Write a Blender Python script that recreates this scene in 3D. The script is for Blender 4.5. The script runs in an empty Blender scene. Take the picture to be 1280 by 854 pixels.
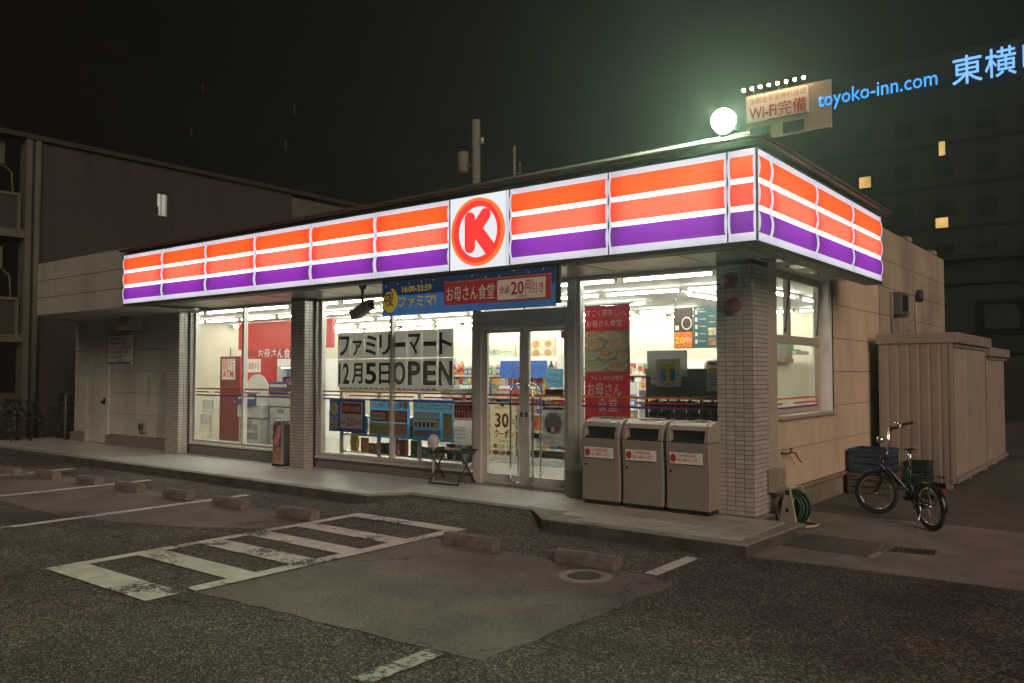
import bpy, bmesh, math, random
from mathutils import Vector, Matrix
R = math.radians
random.seed(7)
SC = bpy.context.scene
COL = SC.collection

# ------------------------------------------------------------------ camera
cam_d = bpy.data.cameras.new('camera'); cam = bpy.data.objects.new('camera', cam_d); COL.objects.link(cam)
cam.location = (2.285, -8.546, 1.65); cam.rotation_euler = (R(92.161), 0, R(37.792))
cam_d.sensor_width = 36; cam_d.lens = 36*1035.3/1280; cam_d.clip_start = .1; cam_d.clip_end = 600
SC.camera = cam
# ------------------------------------------------------------------ night sky (city glow)
world = bpy.data.worlds.new('World'); SC.world = world; world.use_nodes = True
wn = world.node_tree; bg = wn.nodes['Background']
sky = wn.nodes.new('ShaderNodeTexSky'); sky.sky_type = 'NISHITA'; sky.sun_disc = False
sky.sun_elevation = R(-6); sky.sun_rotation = R(100); sky.dust_density = 6
mixw = wn.nodes.new('ShaderNodeMix'); mixw.data_type = 'RGBA'; mixw.inputs['Factor'].default_value = .97
mixw.inputs['B'].default_value = (.0030, .0020, .0020, 1)
wn.links.new(sky.outputs['Color'], mixw.inputs['A']); wn.links.new(mixw.outputs['Result'], bg.inputs['Color'])
bg.inputs['Strength'].default_value = 1.0
# ------------------------------------------------------------------ the one distant lamp: warm street light from the right
sun_d = bpy.data.lights.new('street_glow', 'SUN'); sun = bpy.data.objects.new('street_glow', sun_d); COL.objects.link(sun)
sun_d.energy = 1.75; sun_d.angle = R(38); sun_d.color = (1, .77, .60)
sun.rotation_euler = Vector((-.78, .46, -.42)).to_track_quat('-Z', 'Y').to_euler()
# ------------------------------------------------------------------ exposure / engine
SC.view_settings.view_transform = 'Standard'; SC.view_settings.look = 'None'
SC.view_settings.exposure = 0; SC.view_settings.gamma = 1
SC.render.engine = 'CYCLES'
cy = SC.cycles; cy.use_denoising = True; cy.max_bounces = 7; cy.diffuse_bounces = 4; cy.glossy_bounces = 3
cy.transmission_bounces = 4; cy.transparent_max_bounces = 12; cy.caustics_reflective = False; cy.caustics_refractive = False
cy.sample_clamp_indirect = 4.0
TUBE = 68.0      # radiance of the ceiling tubes
LAMPL = 2300.0   # radiance of the roof flood lamp

# ================================================================== materials
MATS = {}
def nd(nt, t, **kw):
    n = nt.nodes.new(t)
    for k, v in kw.items():
        if k in n.inputs: n.inputs[k].default_value = v
        else: setattr(n, k, v)
    return n
def c4(c): return (c[0], c[1], c[2], 1)
def mat(name, col, rough=.6, metal=0, var=.12, scale=6, bump=0, bscale=80, spec=.5, dirt=None, streak=0):
    """principled surface with procedural tone variation, optional dirt colour and fine relief"""
    m = bpy.data.materials.new(name); m.use_nodes = True; nt = m.node_tree; b = nt.nodes['Principled BSDF']
    tc = nd(nt, 'ShaderNodeTexCoord'); n = nd(nt, 'ShaderNodeTexNoise', Scale=scale, Detail=5.0, Roughness=.6)
    nt.links.new(tc.outputs['Object'], n.inputs['Vector'])
    mx = nd(nt, 'ShaderNodeMix', data_type='RGBA')
    d = dirt or (col[0]*(1-var*2), col[1]*(1-var*2.1), col[2]*(1-var*2.2))
    mx.inputs['A'].default_value = c4(d); mx.inputs['B'].default_value = c4(col)
    rp = nd(nt, 'ShaderNodeMapRange'); rp.inputs['From Min'].default_value = .3; rp.inputs['From Max'].default_value = .62
    nt.links.new(n.outputs['Fac'], rp.inputs['Value']); nt.links.new(rp.outputs['Result'], mx.inputs['Factor'])
    outc = mx.outputs['Result']
    if streak:
        mp = nd(nt, 'ShaderNodeMapping'); mp.inputs['Scale'].default_value = (1.3, 1.3, .16); nt.links.new(tc.outputs['Object'], mp.inputs['Vector'])
        n5 = nd(nt, 'ShaderNodeTexNoise', Scale=1.6, Detail=6.0, Roughness=.6); nt.links.new(mp.outputs['Vector'], n5.inputs['Vector'])
        r5 = nd(nt, 'ShaderNodeMapRange'); r5.inputs['From Min'].default_value = .5; r5.inputs['From Max'].default_value = .72; r5.inputs['To Min'].default_value = 1; r5.inputs['To Max'].default_value = 1-streak; nt.links.new(n5.outputs['Fac'], r5.inputs['Value'])
        m5 = nd(nt, 'ShaderNodeMix', data_type='RGBA', blend_type='MULTIPLY'); m5.inputs['Factor'].default_value = 1; nt.links.new(outc, m5.inputs['A']); nt.links.new(r5.outputs['Result'], m5.inputs['B']); outc = m5.outputs['Result']
    nt.links.new(outc, b.inputs['Base Color'])
    b.inputs['Roughness'].default_value = rough; b.inputs['Metallic'].default_value = metal; b.inputs['Specular IOR Level'].default_value = spec
    if bump:
        n2 = nd(nt, 'ShaderNodeTexNoise', Scale=bscale, Detail=3.0); nt.links.new(tc.outputs['Object'], n2.inputs['Vector'])
        bp = nd(nt, 'ShaderNodeBump', Strength=bump, Distance=.01); nt.links.new(n2.outputs['Fac'], bp.inputs['Height'])
        nt.links.new(bp.outputs['Normal'], b.inputs['Normal'])
    MATS[name] = m; return m
def emit(name, col, s, var=0.0):
    m = bpy.data.materials.new(name); m.use_nodes = True; nt = m.node_tree
    nt.nodes.remove(nt.nodes['Principled BSDF']); e = nd(nt, 'ShaderNodeEmission'); e.inputs['Color'].default_value = c4(col); e.inputs['Strength'].default_value = s
    if var:
        tc = nd(nt, 'ShaderNodeTexCoord'); n = nd(nt, 'ShaderNodeTexNoise', Scale=1.1, Detail=1.0); nt.links.new(tc.outputs['Object'], n.inputs['Vector'])
        rp = nd(nt, 'ShaderNodeMapRange'); rp.inputs['From Min'].default_value = .3; rp.inputs['From Max'].default_value = .7
        rp.inputs['To Min'].default_value = s*(1-var); rp.inputs['To Max'].default_value = s*(1+var)
        nt.links.new(n.outputs['Fac'], rp.inputs['Value']); nt.links.new(rp.outputs['Result'], e.inputs['Strength'])
    nt.links.new(e.outputs[0], nt.nodes['Material Output'].inputs['Surface']); MATS[name] = m; return m
def glassmat(name, tint=(.93, .95, .93)):
    m = bpy.data.materials.new(name); m.use_nodes = True; nt = m.node_tree; nt.nodes.remove(nt.nodes['Principled BSDF'])
    t = nd(nt, 'ShaderNodeBsdfTransparent'); t.inputs['Color'].default_value = c4(tint)
    g = nd(nt, 'ShaderNodeBsdfGlossy', Roughness=.02); g.inputs['Color'].default_value = (1, 1, 1, 1)
    lw = nd(nt, 'ShaderNodeLayerWeight', Blend=.5); pw = nd(nt, 'ShaderNodeMath', operation='POWER'); pw.inputs[1].default_value = 5
    nt.links.new(lw.outputs['Facing'], pw.inputs[0]); f = nd(nt, 'ShaderNodeMath', operation='MULTIPLY_ADD'); f.inputs[1].default_value = .6; f.inputs[2].default_value = .025
    nt.links.new(pw.outputs[0], f.inputs[0]); mx = nd(nt, 'ShaderNodeMixShader')
    nt.links.new(f.outputs[0], mx.inputs[0]); nt.links.new(t.outputs[0], mx.inputs[1]); nt.links.new(g.outputs[0], mx.inputs[2])
    nt.links.new(mx.outputs[0], nt.nodes['Material Output'].inputs['Surface']); MATS[name] = m; return m
def paper(name, col, tr=.45):
    m = bpy.data.materials.new(name); m.use_nodes = True; nt = m.node_tree; nt.nodes.remove(nt.nodes['Principled BSDF'])
    tc = nd(nt, 'ShaderNodeTexCoord'); n = nd(nt, 'ShaderNodeTexNoise', Scale=9.0, Detail=3.0); nt.links.new(tc.outputs['Object'], n.inputs['Vector'])
    mxc = nd(nt, 'ShaderNodeMix', data_type='RGBA'); mxc.inputs['A'].default_value = c4([c*.86 for c in col]); mxc.inputs['B'].default_value = c4(col)
    nt.links.new(n.outputs['Fac'], mxc.inputs['Factor'])
    d = nd(nt, 'ShaderNodeBsdfDiffuse'); t = nd(nt, 'ShaderNodeBsdfTranslucent'); mx = nd(nt, 'ShaderNodeMixShader'); mx.inputs[0].default_value = tr
    for s in (d, t): nt.links.new(mxc.outputs['Result'], s.inputs['Color'])
    nt.links.new(d.outputs[0], mx.inputs[1]); nt.links.new(t.outputs[0], mx.inputs[2])
    nt.links.new(mx.outputs[0], nt.nodes['Material Output'].inputs['Surface']); MATS[name] = m; return m

def asphalt(name, dark, light, bump=.9, scale=75, speck=.55):
    m = bpy.data.materials.new(name); m.use_nodes = True; nt = m.node_tree; b = nt.nodes['Principled BSDF']
    tc = nd(nt, 'ShaderNodeTexCoord')
    v = nd(nt, 'ShaderNodeTexVoronoi', Scale=scale); nt.links.new(tc.outputs['Object'], v.inputs['Vector'])
    sep = nd(nt, 'ShaderNodeSeparateColor'); nt.links.new(v.outputs['Color'], sep.inputs['Color'])
    rp = nd(nt, 'ShaderNodeMapRange'); rp.inputs['From Min'].default_value = speck; rp.inputs['From Max'].default_value = 1.0
    nt.links.new(sep.outputs['Red'], rp.inputs['Value'])
    mx = nd(nt, 'ShaderNodeMix', data_type='RGBA'); mx.inputs['A'].default_value = c4(dark); mx.inputs['B'].default_value = c4(light)
    nt.links.new(rp.outputs['Result'], mx.inputs['Factor'])
    n = nd(nt, 'ShaderNodeTexNoise', Scale=.9, Detail=6.0, Roughness=.65); nt.links.new(tc.outputs['Object'], n.inputs['Vector'])
    r2 = nd(nt, 'ShaderNodeMapRange'); r2.inputs['From Min'].default_value = .3; r2.inputs['From Max'].default_value = .7
    r2.inputs['To Min'].default_value = .55; r2.inputs['To Max'].default_value = 1.25; nt.links.new(n.outputs['Fac'], r2.inputs['Value'])
    mul = nd(nt, 'ShaderNodeMix', data_type='RGBA', blend_type='MULTIPLY'); mul.inputs['Factor'].default_value = 1
    nt.links.new(mx.outputs['Result'], mul.inputs['A']); nt.links.new(r2.outputs['Result'], mul.inputs['B'])
    # oil stains and hairline cracks
    ns = nd(nt, 'ShaderNodeTexNoise', Scale=.55, Detail=3.0, Roughness=.5); mp = nd(nt, 'ShaderNodeMapping'); mp.inputs['Location'].default_value = (31, 7, 0); nt.links.new(tc.outputs['Object'], mp.inputs['Vector']); nt.links.new(mp.outputs['Vector'], ns.inputs['Vector'])
    rs = nd(nt, 'ShaderNodeMapRange'); rs.inputs['From Min'].default_value = .56; rs.inputs['From Max'].default_value = .70; rs.inputs['To Min'].default_value = 1.0; rs.inputs['To Max'].default_value = .50; nt.links.new(ns.outputs['Fac'], rs.inputs['Value'])
    nw = nd(nt, 'ShaderNodeTexNoise', Scale=2.2, Detail=4.0); nt.links.new(tc.outputs['Object'], nw.inputs['Vector'])
    av = nd(nt, 'ShaderNodeVectorMath', operation='ADD'); sc_ = nd(nt, 'ShaderNodeVectorMath', operation='SCALE'); sc_.inputs['Scale'].default_value = .7; nt.links.new(nw.outputs['Color'], sc_.inputs[0]); nt.links.new(tc.outputs['Object'], av.inputs[0]); nt.links.new(sc_.outputs[0], av.inputs[1])
    vc = nd(nt, 'ShaderNodeTexVoronoi', Scale=.33, feature='DISTANCE_TO_EDGE'); nt.links.new(av.outputs[0], vc.inputs['Vector'])
    rc = nd(nt, 'ShaderNodeMapRange'); rc.inputs['From Min'].default_value = .0015; rc.inputs['From Max'].default_value = .005; rc.inputs['To Min'].default_value = .35; rc.inputs['To Max'].default_value = 1.0; nt.links.new(vc.outputs['Distance'], rc.inputs['Value'])
    mw = nd(nt, 'ShaderNodeMath', operation='MULTIPLY'); nt.links.new(rs.outputs['Result'], mw.inputs[0]); nt.links.new(rc.outputs['Result'], mw.inputs[1])
    mu2 = nd(nt, 'ShaderNodeMix', data_type='RGBA', blend_type='MULTIPLY'); mu2.inputs['Factor'].default_value = 1; nt.links.new(mul.outputs['Result'], mu2.inputs['A']); nt.links.new(mw.outputs[0], mu2.inputs['B'])
    nt.links.new(mu2.outputs['Result'], b.inputs['Base Color']); b.inputs['Roughness'].default_value = .85
    n3 = nd(nt, 'ShaderNodeTexNoise', Scale=scale*1.6, Detail=3.0); nt.links.new(tc.outputs['Object'], n3.inputs['Vector'])
    add = nd(nt, 'ShaderNodeMath', operation='ADD'); nt.links.new(v.outputs['Distance'], add.inputs[0]); nt.links.new(n3.outputs['Fac'], add.inputs[1])
    bp = nd(nt, 'ShaderNodeBump', Strength=bump, Distance=.02); nt.links.new(add.outputs[0], bp.inputs['Height']); nt.links.new(bp.outputs['Normal'], b.inputs['Normal'])
    MATS[name] = m; return m
def roadpaint(name, col, wear):
    """paint whose worn spots show the asphalt colour"""
    m = mat(name, col, .7, var=.15, scale=5, bump=.5, bscale=160); nt = m.node_tree; b = nt.nodes['Principled BSDF']
    src = b.inputs['Base Color'].links[0].from_socket
    tc = nd(nt, 'ShaderNodeTexCoord'); n = nd(nt, 'ShaderNodeTexNoise', Scale=22.0, Detail=8.0, Roughness=.75); nt.links.new(tc.outputs['Object'], n.inputs['Vector'])
    n2 = nd(nt, 'ShaderNodeTexNoise', Scale=1.7, Detail=2.0); nt.links.new(tc.outputs['Object'], n2.inputs['Vector'])
    ad = nd(nt, 'ShaderNodeMath', operation='ADD'); nt.links.new(n.outputs['Fac'], ad.inputs[0]); nt.links.new(n2.outputs['Fac'], ad.inputs[1])
    rp = nd(nt, 'ShaderNodeMapRange'); rp.inputs['From Min'].default_value = 1.0+wear; rp.inputs['From Max'].default_value = 1.06+wear
    nt.links.new(ad.outputs[0], rp.inputs['Value'])
    mx = nd(nt, 'ShaderNodeMix', data_type='RGBA'); mx.inputs['B'].default_value = (.055, .05, .046, 1)
    nt.links.new(src, mx.inputs['A']); nt.links.new(rp.outputs['Result'], mx.inputs['Factor']); nt.links.new(mx.outputs['Result'], b.inputs['Base Color'])
    return m

asphalt('asphalt', (.050, .041, .034), (.30, .25, .20))
asphalt('asphalt_smooth', (.14, .117, .105), (.24, .205, .182), bump=.45, scale=110, speck=.5)
roadpaint('paint', (.60, .57, .53), .075); roadpaint('paint_old', (.46, .44, .38), -.06)
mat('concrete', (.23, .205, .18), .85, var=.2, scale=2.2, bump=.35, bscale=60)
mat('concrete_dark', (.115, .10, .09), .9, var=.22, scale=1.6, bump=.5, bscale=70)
mat('walk', (.50, .495, .475), .34, var=.12, scale=1.3, bump=.12, bscale=60)
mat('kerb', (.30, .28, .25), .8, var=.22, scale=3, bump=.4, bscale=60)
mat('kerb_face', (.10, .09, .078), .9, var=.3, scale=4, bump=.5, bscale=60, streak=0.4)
for k, c in enumerate([(.42, .40, .37), (.37, .355, .33), (.46, .44, .41)]): mat('pave%d' % k, c, .36, var=.1, scale=9, bump=.1)
mat('block', (.195, .162, .142), .9, var=.25, scale=9, bump=.6, bscale=70)
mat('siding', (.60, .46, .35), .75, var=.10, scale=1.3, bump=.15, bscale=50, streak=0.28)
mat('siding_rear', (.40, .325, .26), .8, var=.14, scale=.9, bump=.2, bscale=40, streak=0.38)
mat('plinth', (.26, .215, .165), .85, var=.2, scale=2, bump=.3, streak=0.4)
mat('wingwall', (.50, .51, .44), .8, var=.08, scale=1.0, bump=.12, bscale=40, streak=0.25)
mat('wing_repair', (.38, .39, .345), .85, var=.1, scale=2)
mat('fascia_grey', (.36, .355, .315), .7, var=.08, scale=.7, streak=0.2)
mat('grout', (.12, .105, .09), .9)
for k, c in enumerate([(.44, .415, .385), (.40, .38, .35), (.47, .44, .41)]): mat('tile%d' % k, c, .32, var=.06, scale=14)
for k, c in enumerate([(.215, .19, .165), (.24, .21, .185)]): mat('dado%d' % k, c, .4, var=.08, scale=12)
mat('alu', (.62, .595, .56), .4, .12, var=.06, scale=8)
mat('alu_light', (.62, .60, .56), .38, .35, var=.05)
mat('frame_side', (.44, .385, .33), .5, .1, var=.06)
mat('soffit', (.52, .50, .47), .28, .25, var=.08, scale=1.0, bump=.10, bscale=1.8)
mat('trim_dark', (.075, .062, .055), .5, .3, var=.15)
mat('roofmetal', (.13, .11, .10), .45, .4)
mat('steel', (.62, .60, .57), .22, .95, var=.06)
mat('chrome', (.75, .74, .72), .12, 1.0, var=.03)
mat('black', (.016, .015, .014), .5, var=.2); mat('blackgloss', (.012, .012, .012), .2, var=.1); mat('rubber', (.02, .019, .018), .8)
mat('darkgrey', (.085, .082, .078), .5); mat('midgrey', (.25, .245, .235), .5); mat('lightgrey', (.50, .50, .49), .5)
mat('white', (.78, .77, .74), .5, var=.04); mat('cream', (.60, .565, .45), .7, var=.02, scale=1); mat('shopfloor', (.50, .485, .44), .25, var=.04, scale=1.2)
mat('ceil', (.58, .575, .55), .7, var=.02)
mat('bin_body', (.30, .265, .235), .42, .15, var=.07, scale=2.5, streak=0.2); mat('bin_dark', (.025, .026, .032), .4)
mat('bin_frame', (.34, .30, .265), .4, .15, var=.06)
mat('red', (.45, .035, .03), .45, var=.1); mat('deepred', (.30, .022, .035), .45, var=.1); mat('alarm_red', (.22, .02, .018), .3, var=.1)
mat('atm_red', (.13, .010, .024), .35, var=.08)  # front red darkened to paint its dim face; side board keeps brighter red
mat('shed', (.36, .305, .265), .36, .15, var=.06, scale=1.6, streak=0.12); mat('shed_dark', (.03, .026, .022), .7)
mat('bluecrate', (.026, .045, .085), .5); mat('browncrate', (.10, .08, .065), .6); mat('greencrate', (.010, .024, .018), .7)
mat('hose', (.03, .062, .042), .55); mat('reel', (.44, .38, .31), .5)
mat('apt_wall', (.042, .034, .027), .9, var=.1, scale=.5, bump=.2, bscale=20, streak=0.35); mat('apt_light', (.085, .078, .057), .8, var=.12, scale=.9); mat('apt_dark', (.025, .020, .017), .8)
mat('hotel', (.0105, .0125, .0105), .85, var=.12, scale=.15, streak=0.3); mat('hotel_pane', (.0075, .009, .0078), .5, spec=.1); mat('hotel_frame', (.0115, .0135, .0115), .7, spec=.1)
mat('hotel_lit', (.45, .36, .25), .8, var=.06, scale=.3); mat('billboard', (.72, .56, .46), .7, var=.05)
mat('house', (.015, .014, .013), .85, var=.15, scale=.5); mat('house_trim', (.020, .019, .017), .8, spec=.1); mat('drape', (.024, .021, .022), .9)
mat('pole', (.17, .155, .14), .85); mat('leaf', (.008, .012, .007), .7, var=.25, scale=20); mat('twig', (.05, .035, .025), .9)
mat('ink', (.020, .020, .020), .6); mat('ink_grey', (.055, .055, .055), .6); mat('ink_red', (.46, .03, .03), .6); mat('ink_mid', (.15, .15, .15), .6); mat('ink_fill', (.42, .42, .41), .6)
mat('yellow', (.80, .60, .06), .5, var=.05); mat('navy', (.022, .05, .17), .35, var=.15, scale=2)
mat('white_fab', (.70, .68, .62), .5, var=.05); mat('orange_pr', (.72, .20, .02), .5); mat('purple_pr', (.16, .02, .26), .5)
mat('red_pr', (.60, .03, .03), .5); mat('sky_pr', (.10, .34, .62), .5); mat('teal_pr', (.035, .10, .105), .5, var=.1); mat('wood_pr', (.42, .25, .12), .6, var=.3, scale=12)
mat('green_pr', (.10, .28, .06), .6, var=.3, scale=20); mat('beige_pr', (.66, .56, .38), .6, var=.25, scale=16); mat('coffee', (.05, .025, .015), .3)
mat('sign_green', (.52, .60, .42), .6); mat('saddle', (.22, .19, .165), .45); mat('cable', (.02, .018, .017), .7)
paper('paper', (.88, .87, .83), .48); paper('paper_cream', (.78, .70, .46), .42); paper('paper_blue', (.07, .29, .55), .52); paper('paper_navy', (.025, .045, .16), .4)
paper('paper_white', (.76, .74, .70), .42); paper('paper_grey', (.34, .34, .33), .36); paper('paper_sky', (.16, .42, .62), .42); paper('paper_tan', (.60, .50, .26), .42)
paper('paper_pink', (.70, .36, .30), .42); paper('paper_red', (.55, .05, .05), .42); paper('bag', (.85, .84, .82), .4)
paper('bluefab', (.06, .19, .56), .4); paper('navyfab', (.03, .075, .27), .1); paper('redfab', (.55, .05, .07), .1); paper('whitevinyl', (.88, .86, .80), .05); paper('yellowvinyl', (.95, .76, .06), .05); paper('signgrey', (.80, .80, .78), .5); paper('signyellow', (.90, .70, .08), .4); paper('signblue', (.08, .42, .78), .4)
paper('nobori_red', (.42, .022, .038), .18)
glassmat('glass'); glassmat('glass_dim', (.80, .82, .80))
def acrylic(name, col, base):
    """backlit sign acrylic: scatters the tubes inside the box, plus the box's own even glow"""
    m = emit(name, col, base, .10); nt = m.node_tree; e = next(n for n in nt.nodes if n.type == 'EMISSION')
    t = nd(nt, 'ShaderNodeBsdfTranslucent'); t.inputs['Color'].default_value = c4(col); a = nd(nt, 'ShaderNodeAddShader')
    nt.links.new(e.outputs[0], a.inputs[0]); nt.links.new(t.outputs[0], a.inputs[1]); nt.links.new(a.outputs[0], nt.nodes['Material Output'].inputs['Surface'])
acrylic('s_white', (.80, .79, .92), .50); acrylic('s_orange', (1.0, .100, .020), .42); acrylic('s_red', (1.0, .060, .034), .42); acrylic('s_purple', (.185, .024, .31), .42); emit('s_tube', (1, .98, .95), 14.5)
emit('s_rib', (.74, .73, .84), .9); emit('s_kwhite', (.84, .86, .90), 1.0, .06); emit('s_kred', (1.0, .045, .042), 1.05, .06); emit('s_korange', (1.0, .18, .03), 1.1, .05)
emit('tube', (1.0, .97, .86), TUBE); emit('lamp', (.64, 1.0, .62), LAMPL)
emit('neon', (.06, .34, 1.0), 1.5); emit('neon_pale', (.20, .48, 1.0), 1.35); emit('win_lit', (1.0, .62, .22), .75, .25); emit('win_pale', (.80, .78, .62), .42, .3); emit('bulb', (1.0, .80, .55), 70)
emit('case_light', (1, .97, .9), 2.0)

# ================================================================== helpers
class MB:
    def __init__(s): s.v = []; s.f = []; s.m = []; s.sm = []
    def add(s, vs, fs, mi=0, smooth=False):
        o = len(s.v); s.v += [tuple(v) for v in vs]
        for f in fs: s.f.append([i+o for i in f]); s.m.append(mi); s.sm.append(smooth)
        return s
    def box(s, x0, y0, z0, x1, y1, z1, mi=0):
        return s.add([(x0, y0, z0), (x1, y0, z0), (x1, y1, z0), (x0, y1, z0), (x0, y0, z1), (x1, y0, z1), (x1, y1, z1), (x0, y1, z1)],
                     [(0, 3, 2, 1), (4, 5, 6, 7), (0, 1, 5, 4), (1, 2, 6, 5), (2, 3, 7, 6), (3, 0, 4, 7)], mi)
    def prism(s, poly, z0, z1, mi=0):
        n = len(poly)
        return s.add([(x, y, z0) for x, y in poly]+[(x, y, z1) for x, y in poly],
                     [tuple(range(n))[::-1], tuple(range(n, 2*n))]+[(i, (i+1) % n, (i+1) % n+n, i+n) for i in range(n)], mi)
    def prism_x(s, poly, x0, x1, mi=0):            # poly in (y,z) extruded along x
        n = len(poly)
        return s.add([(x0, y, z) for y, z in poly]+[(x1, y, z) for y, z in poly],
                     [tuple(range(n)), tuple(range(n, 2*n))[::-1]]+[(i, i+n, (i+1) % n+n, (i+1) % n) for i in range(n)], mi)
    def prism_y(s, poly, y0, y1, mi=0):            # poly in (x,z) extruded along y
        n = len(poly)
        return s.add([(x, y0, z) for x, z in poly]+[(x, y1, z) for x, z in poly],
                     [tuple(range(n)), tuple(range(n, 2*n))[::-1]]+[(i, i+n, (i+1) % n+n, (i+1) % n) for i in range(n)], mi)
    def tube(s, pts, r, n=8, mi=0, cap=True):
        P = [Vector(p) for p in pts]; rs = r if isinstance(r, (list, tuple)) else [r]*len(P); rings = []
        up = None
        for i, p in enumerate(P):
            d = (P[min(i+1, len(P)-1)]-P[max(i-1, 0)]).normalized()
            if up is None: up = Vector((0, 0, 1)) if abs(d.z) < .9 else Vector((1, 0, 0))
            a = d.cross(up).normalized(); up = a.cross(d).normalized()
            rings.append([p+(a*math.cos(t*2*math.pi/n)+up*math.sin(t*2*math.pi/n))*rs[i] for t in range(n)])
        fs = [(i*n+j, i*n+(j+1) % n, (i+1)*n+(j+1) % n, (i+1)*n+j) for i in range(len(P)-1) for j in range(n)]
        s.add([v for g in rings for v in g], fs, mi, True)
        if cap:
            o = len(s.v)-len(P)*n; s.f.append([o+j for j in range(n)][::-1]); s.m.append(mi); s.sm.append(False)
            s.f.append([o+(len(P)-1)*n+j for j in range(n)]); s.m.append(mi); s.sm.append(False)
        return s
    def lathe(s, prof, c=(0, 0, 0), n=20, mi=0, axis='z'):
        vs = []
        for r, h in prof:
            for j in range(n):
                a = 2*math.pi*j/n; p = (r*math.cos(a), r*math.sin(a), h)
                if axis == 'y': p = (p[0], h, p[1])
                if axis == 'x': p = (h, p[0], p[1])
                vs.append((p[0]+c[0], p[1]+c[1], p[2]+c[2]))
        s.add(vs, [(i*n+j, i*n+(j+1) % n, (i+1)*n+(j+1) % n, (i+1)*n+j) for i in range(len(prof)-1) for j in range(n)], mi, True); return s
    def torus(s, c, R_, r, ax, n=28, k=8, mi=0):
        ax = Vector(ax).normalized(); a = ax.cross(Vector((0, 0, 1))).normalized(); b = ax.cross(a); vs = []
        for i in range(n):
            t = 2*math.pi*i/n; d = a*math.cos(t)+b*math.sin(t)
            for j in range(k):
                u = 2*math.pi*j/k; vs.append(Vector(c)+d*(R_+r*math.cos(u))+ax*(r*math.sin(u)))
        return s.add(vs, [(i*k+j, ((i+1) % n)*k+j, ((i+1) % n)*k+(j+1) % k, i*k+(j+1) % k) for i in range(n) for j in range(k)], mi, True)
    def mesh(s, name, mats):
        me = bpy.data.meshes.new(name); me.from_pydata(s.v, [], s.f)
        for m in (mats if isinstance(mats, (list, tuple)) else [mats]): me.materials.append(MATS[m])
        me.polygons.foreach_set('material_index', s.m); me.polygons.foreach_set('use_smooth', s.sm)
        bm = bmesh.new(); bm.from_mesh(me); bmesh.ops.recalc_face_normals(bm, faces=bm.faces); bm.to_mesh(me); bm.free()
        me.update(); return me
    def build(s, name, mats, parent=None, bevel=0, seg=2):
        o = link(name, s.mesh(name, mats), parent)
        if bevel:
            b = o.modifiers.new('bevel', 'BEVEL'); b.width = bevel; b.segments = seg; b.limit_method = 'ANGLE'; b.angle_limit = R(40)
        return o
def link(name, me, parent=None, loc=None, rz=0):
    o = bpy.data.objects.new(name, me); COL.objects.link(o)
    if parent is not None: setp(o, parent)
    if loc is not None: o.location = loc
    if rz: o.rotation_euler.z = rz
    return o
INV = {}
def world_of(o):
    m = Matrix.LocRotScale(o.location, o.rotation_euler, o.scale)
    return (world_of(o.parent) @ o.matrix_parent_inverse @ m) if o.parent else m
def setp(o, parent):
    """parts are modelled in world coordinates unless the thing is flagged local"""
    o.parent = parent
    top = parent
    while top.parent: top = top.parent
    if not top.get('_local'): o.matrix_parent_inverse = world_of(parent).inverted()
def tag(o, label, cat=None, group=None, kind=None):
    if label: o['label'] = label
    if cat: o['category'] = cat
    if group: o['group'] = group
    if kind: o['kind'] = kind
    return o
def thing(name, label, cat, loc=(0, 0, 0), rz=0, group=None, local=False):
    o = bpy.data.objects.new(name, None); COL.objects.link(o); o.empty_display_size = .2
    o.location = loc; o.rotation_euler.z = rz
    if local: LOCAL.append(o); o['_local'] = 1
    return tag(o, label, cat, group)
LOCAL = []
def copy_tree(o, parent=None):
    c = o.copy(); COL.objects.link(c); c.parent = parent
    for ch in [x for x in KIDS.get(o.name, [])]: copy_tree(ch, c)
    return c
KIDS = {}
def index_kids():
    KIDS.clear()
    for o in bpy.data.objects:
        if o.parent: KIDS.setdefault(o.parent.name, []).append(o)
def struct(o): o['kind'] = 'structure'; return o
def box(name, m, b, parent=None, bevel=0): return MB().box(*b).build(name, m, parent, bevel)

def txt(body, size, loc, m, parent=None, face='front', width=None, bold=0, name='lettering', align='LEFT', ext=.0006, rot=0):
    """flat lettering as a mesh; face: front = reads along +X facing -Y, side = reads along +Y facing +X"""
    c = bpy.data.curves.new('t', 'FONT'); c.body = body; c.size = size; c.resolution_u = 2; c.offset = 0 if any(ord(ch) > 0x3400 for ch in body) else min(bold, .02*size); c.align_x = align; c.extrude = ext
    o = bpy.data.objects.new('t', c); COL.objects.link(o); bpy.context.view_layer.update()
    me = bpy.data.meshes.new_from_object(o); bpy.data.objects.remove(o); bpy.data.curves.remove(c)
    me.materials.clear(); me.materials.append(MATS[m])
    xs = [v.co.x for v in me.vertices]; w = (max(xs)-min(xs)) or 1
    sx = width/w if width else 1
    x0 = min(xs) if align == 'LEFT' else 0
    rm = Matrix.Rotation(R(90), 4, 'X')
    if face == 'side': rm = Matrix.Rotation(R(90), 4, 'Z') @ rm
    if rot: rm = rm @ Matrix.Rotation(R(rot), 4, 'Z')
    me.transform(Matrix.Translation(loc) @ rm @ Matrix.Diagonal((sx, 1, 1, 1)) @ Matrix.Translation((-x0, 0, 0)))
    return link(name, me, parent)
def plate(name, m, x0, z0, x1, z1, y, parent=None, t=.002):
    return box(name, m, (x0, y, z0, x1, y+t, z1), parent)
def disc_y(name, m, x, z, r, y, parent, rx=None, t=.002, n=24):
    mb = MB(); mb.prism_y([(x+(rx or r)*math.cos(2*math.pi*i/n), z+r*math.sin(2*math.pi*i/n)) for i in range(n)], y, y+t)
    return mb.build(name, m, parent)

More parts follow.
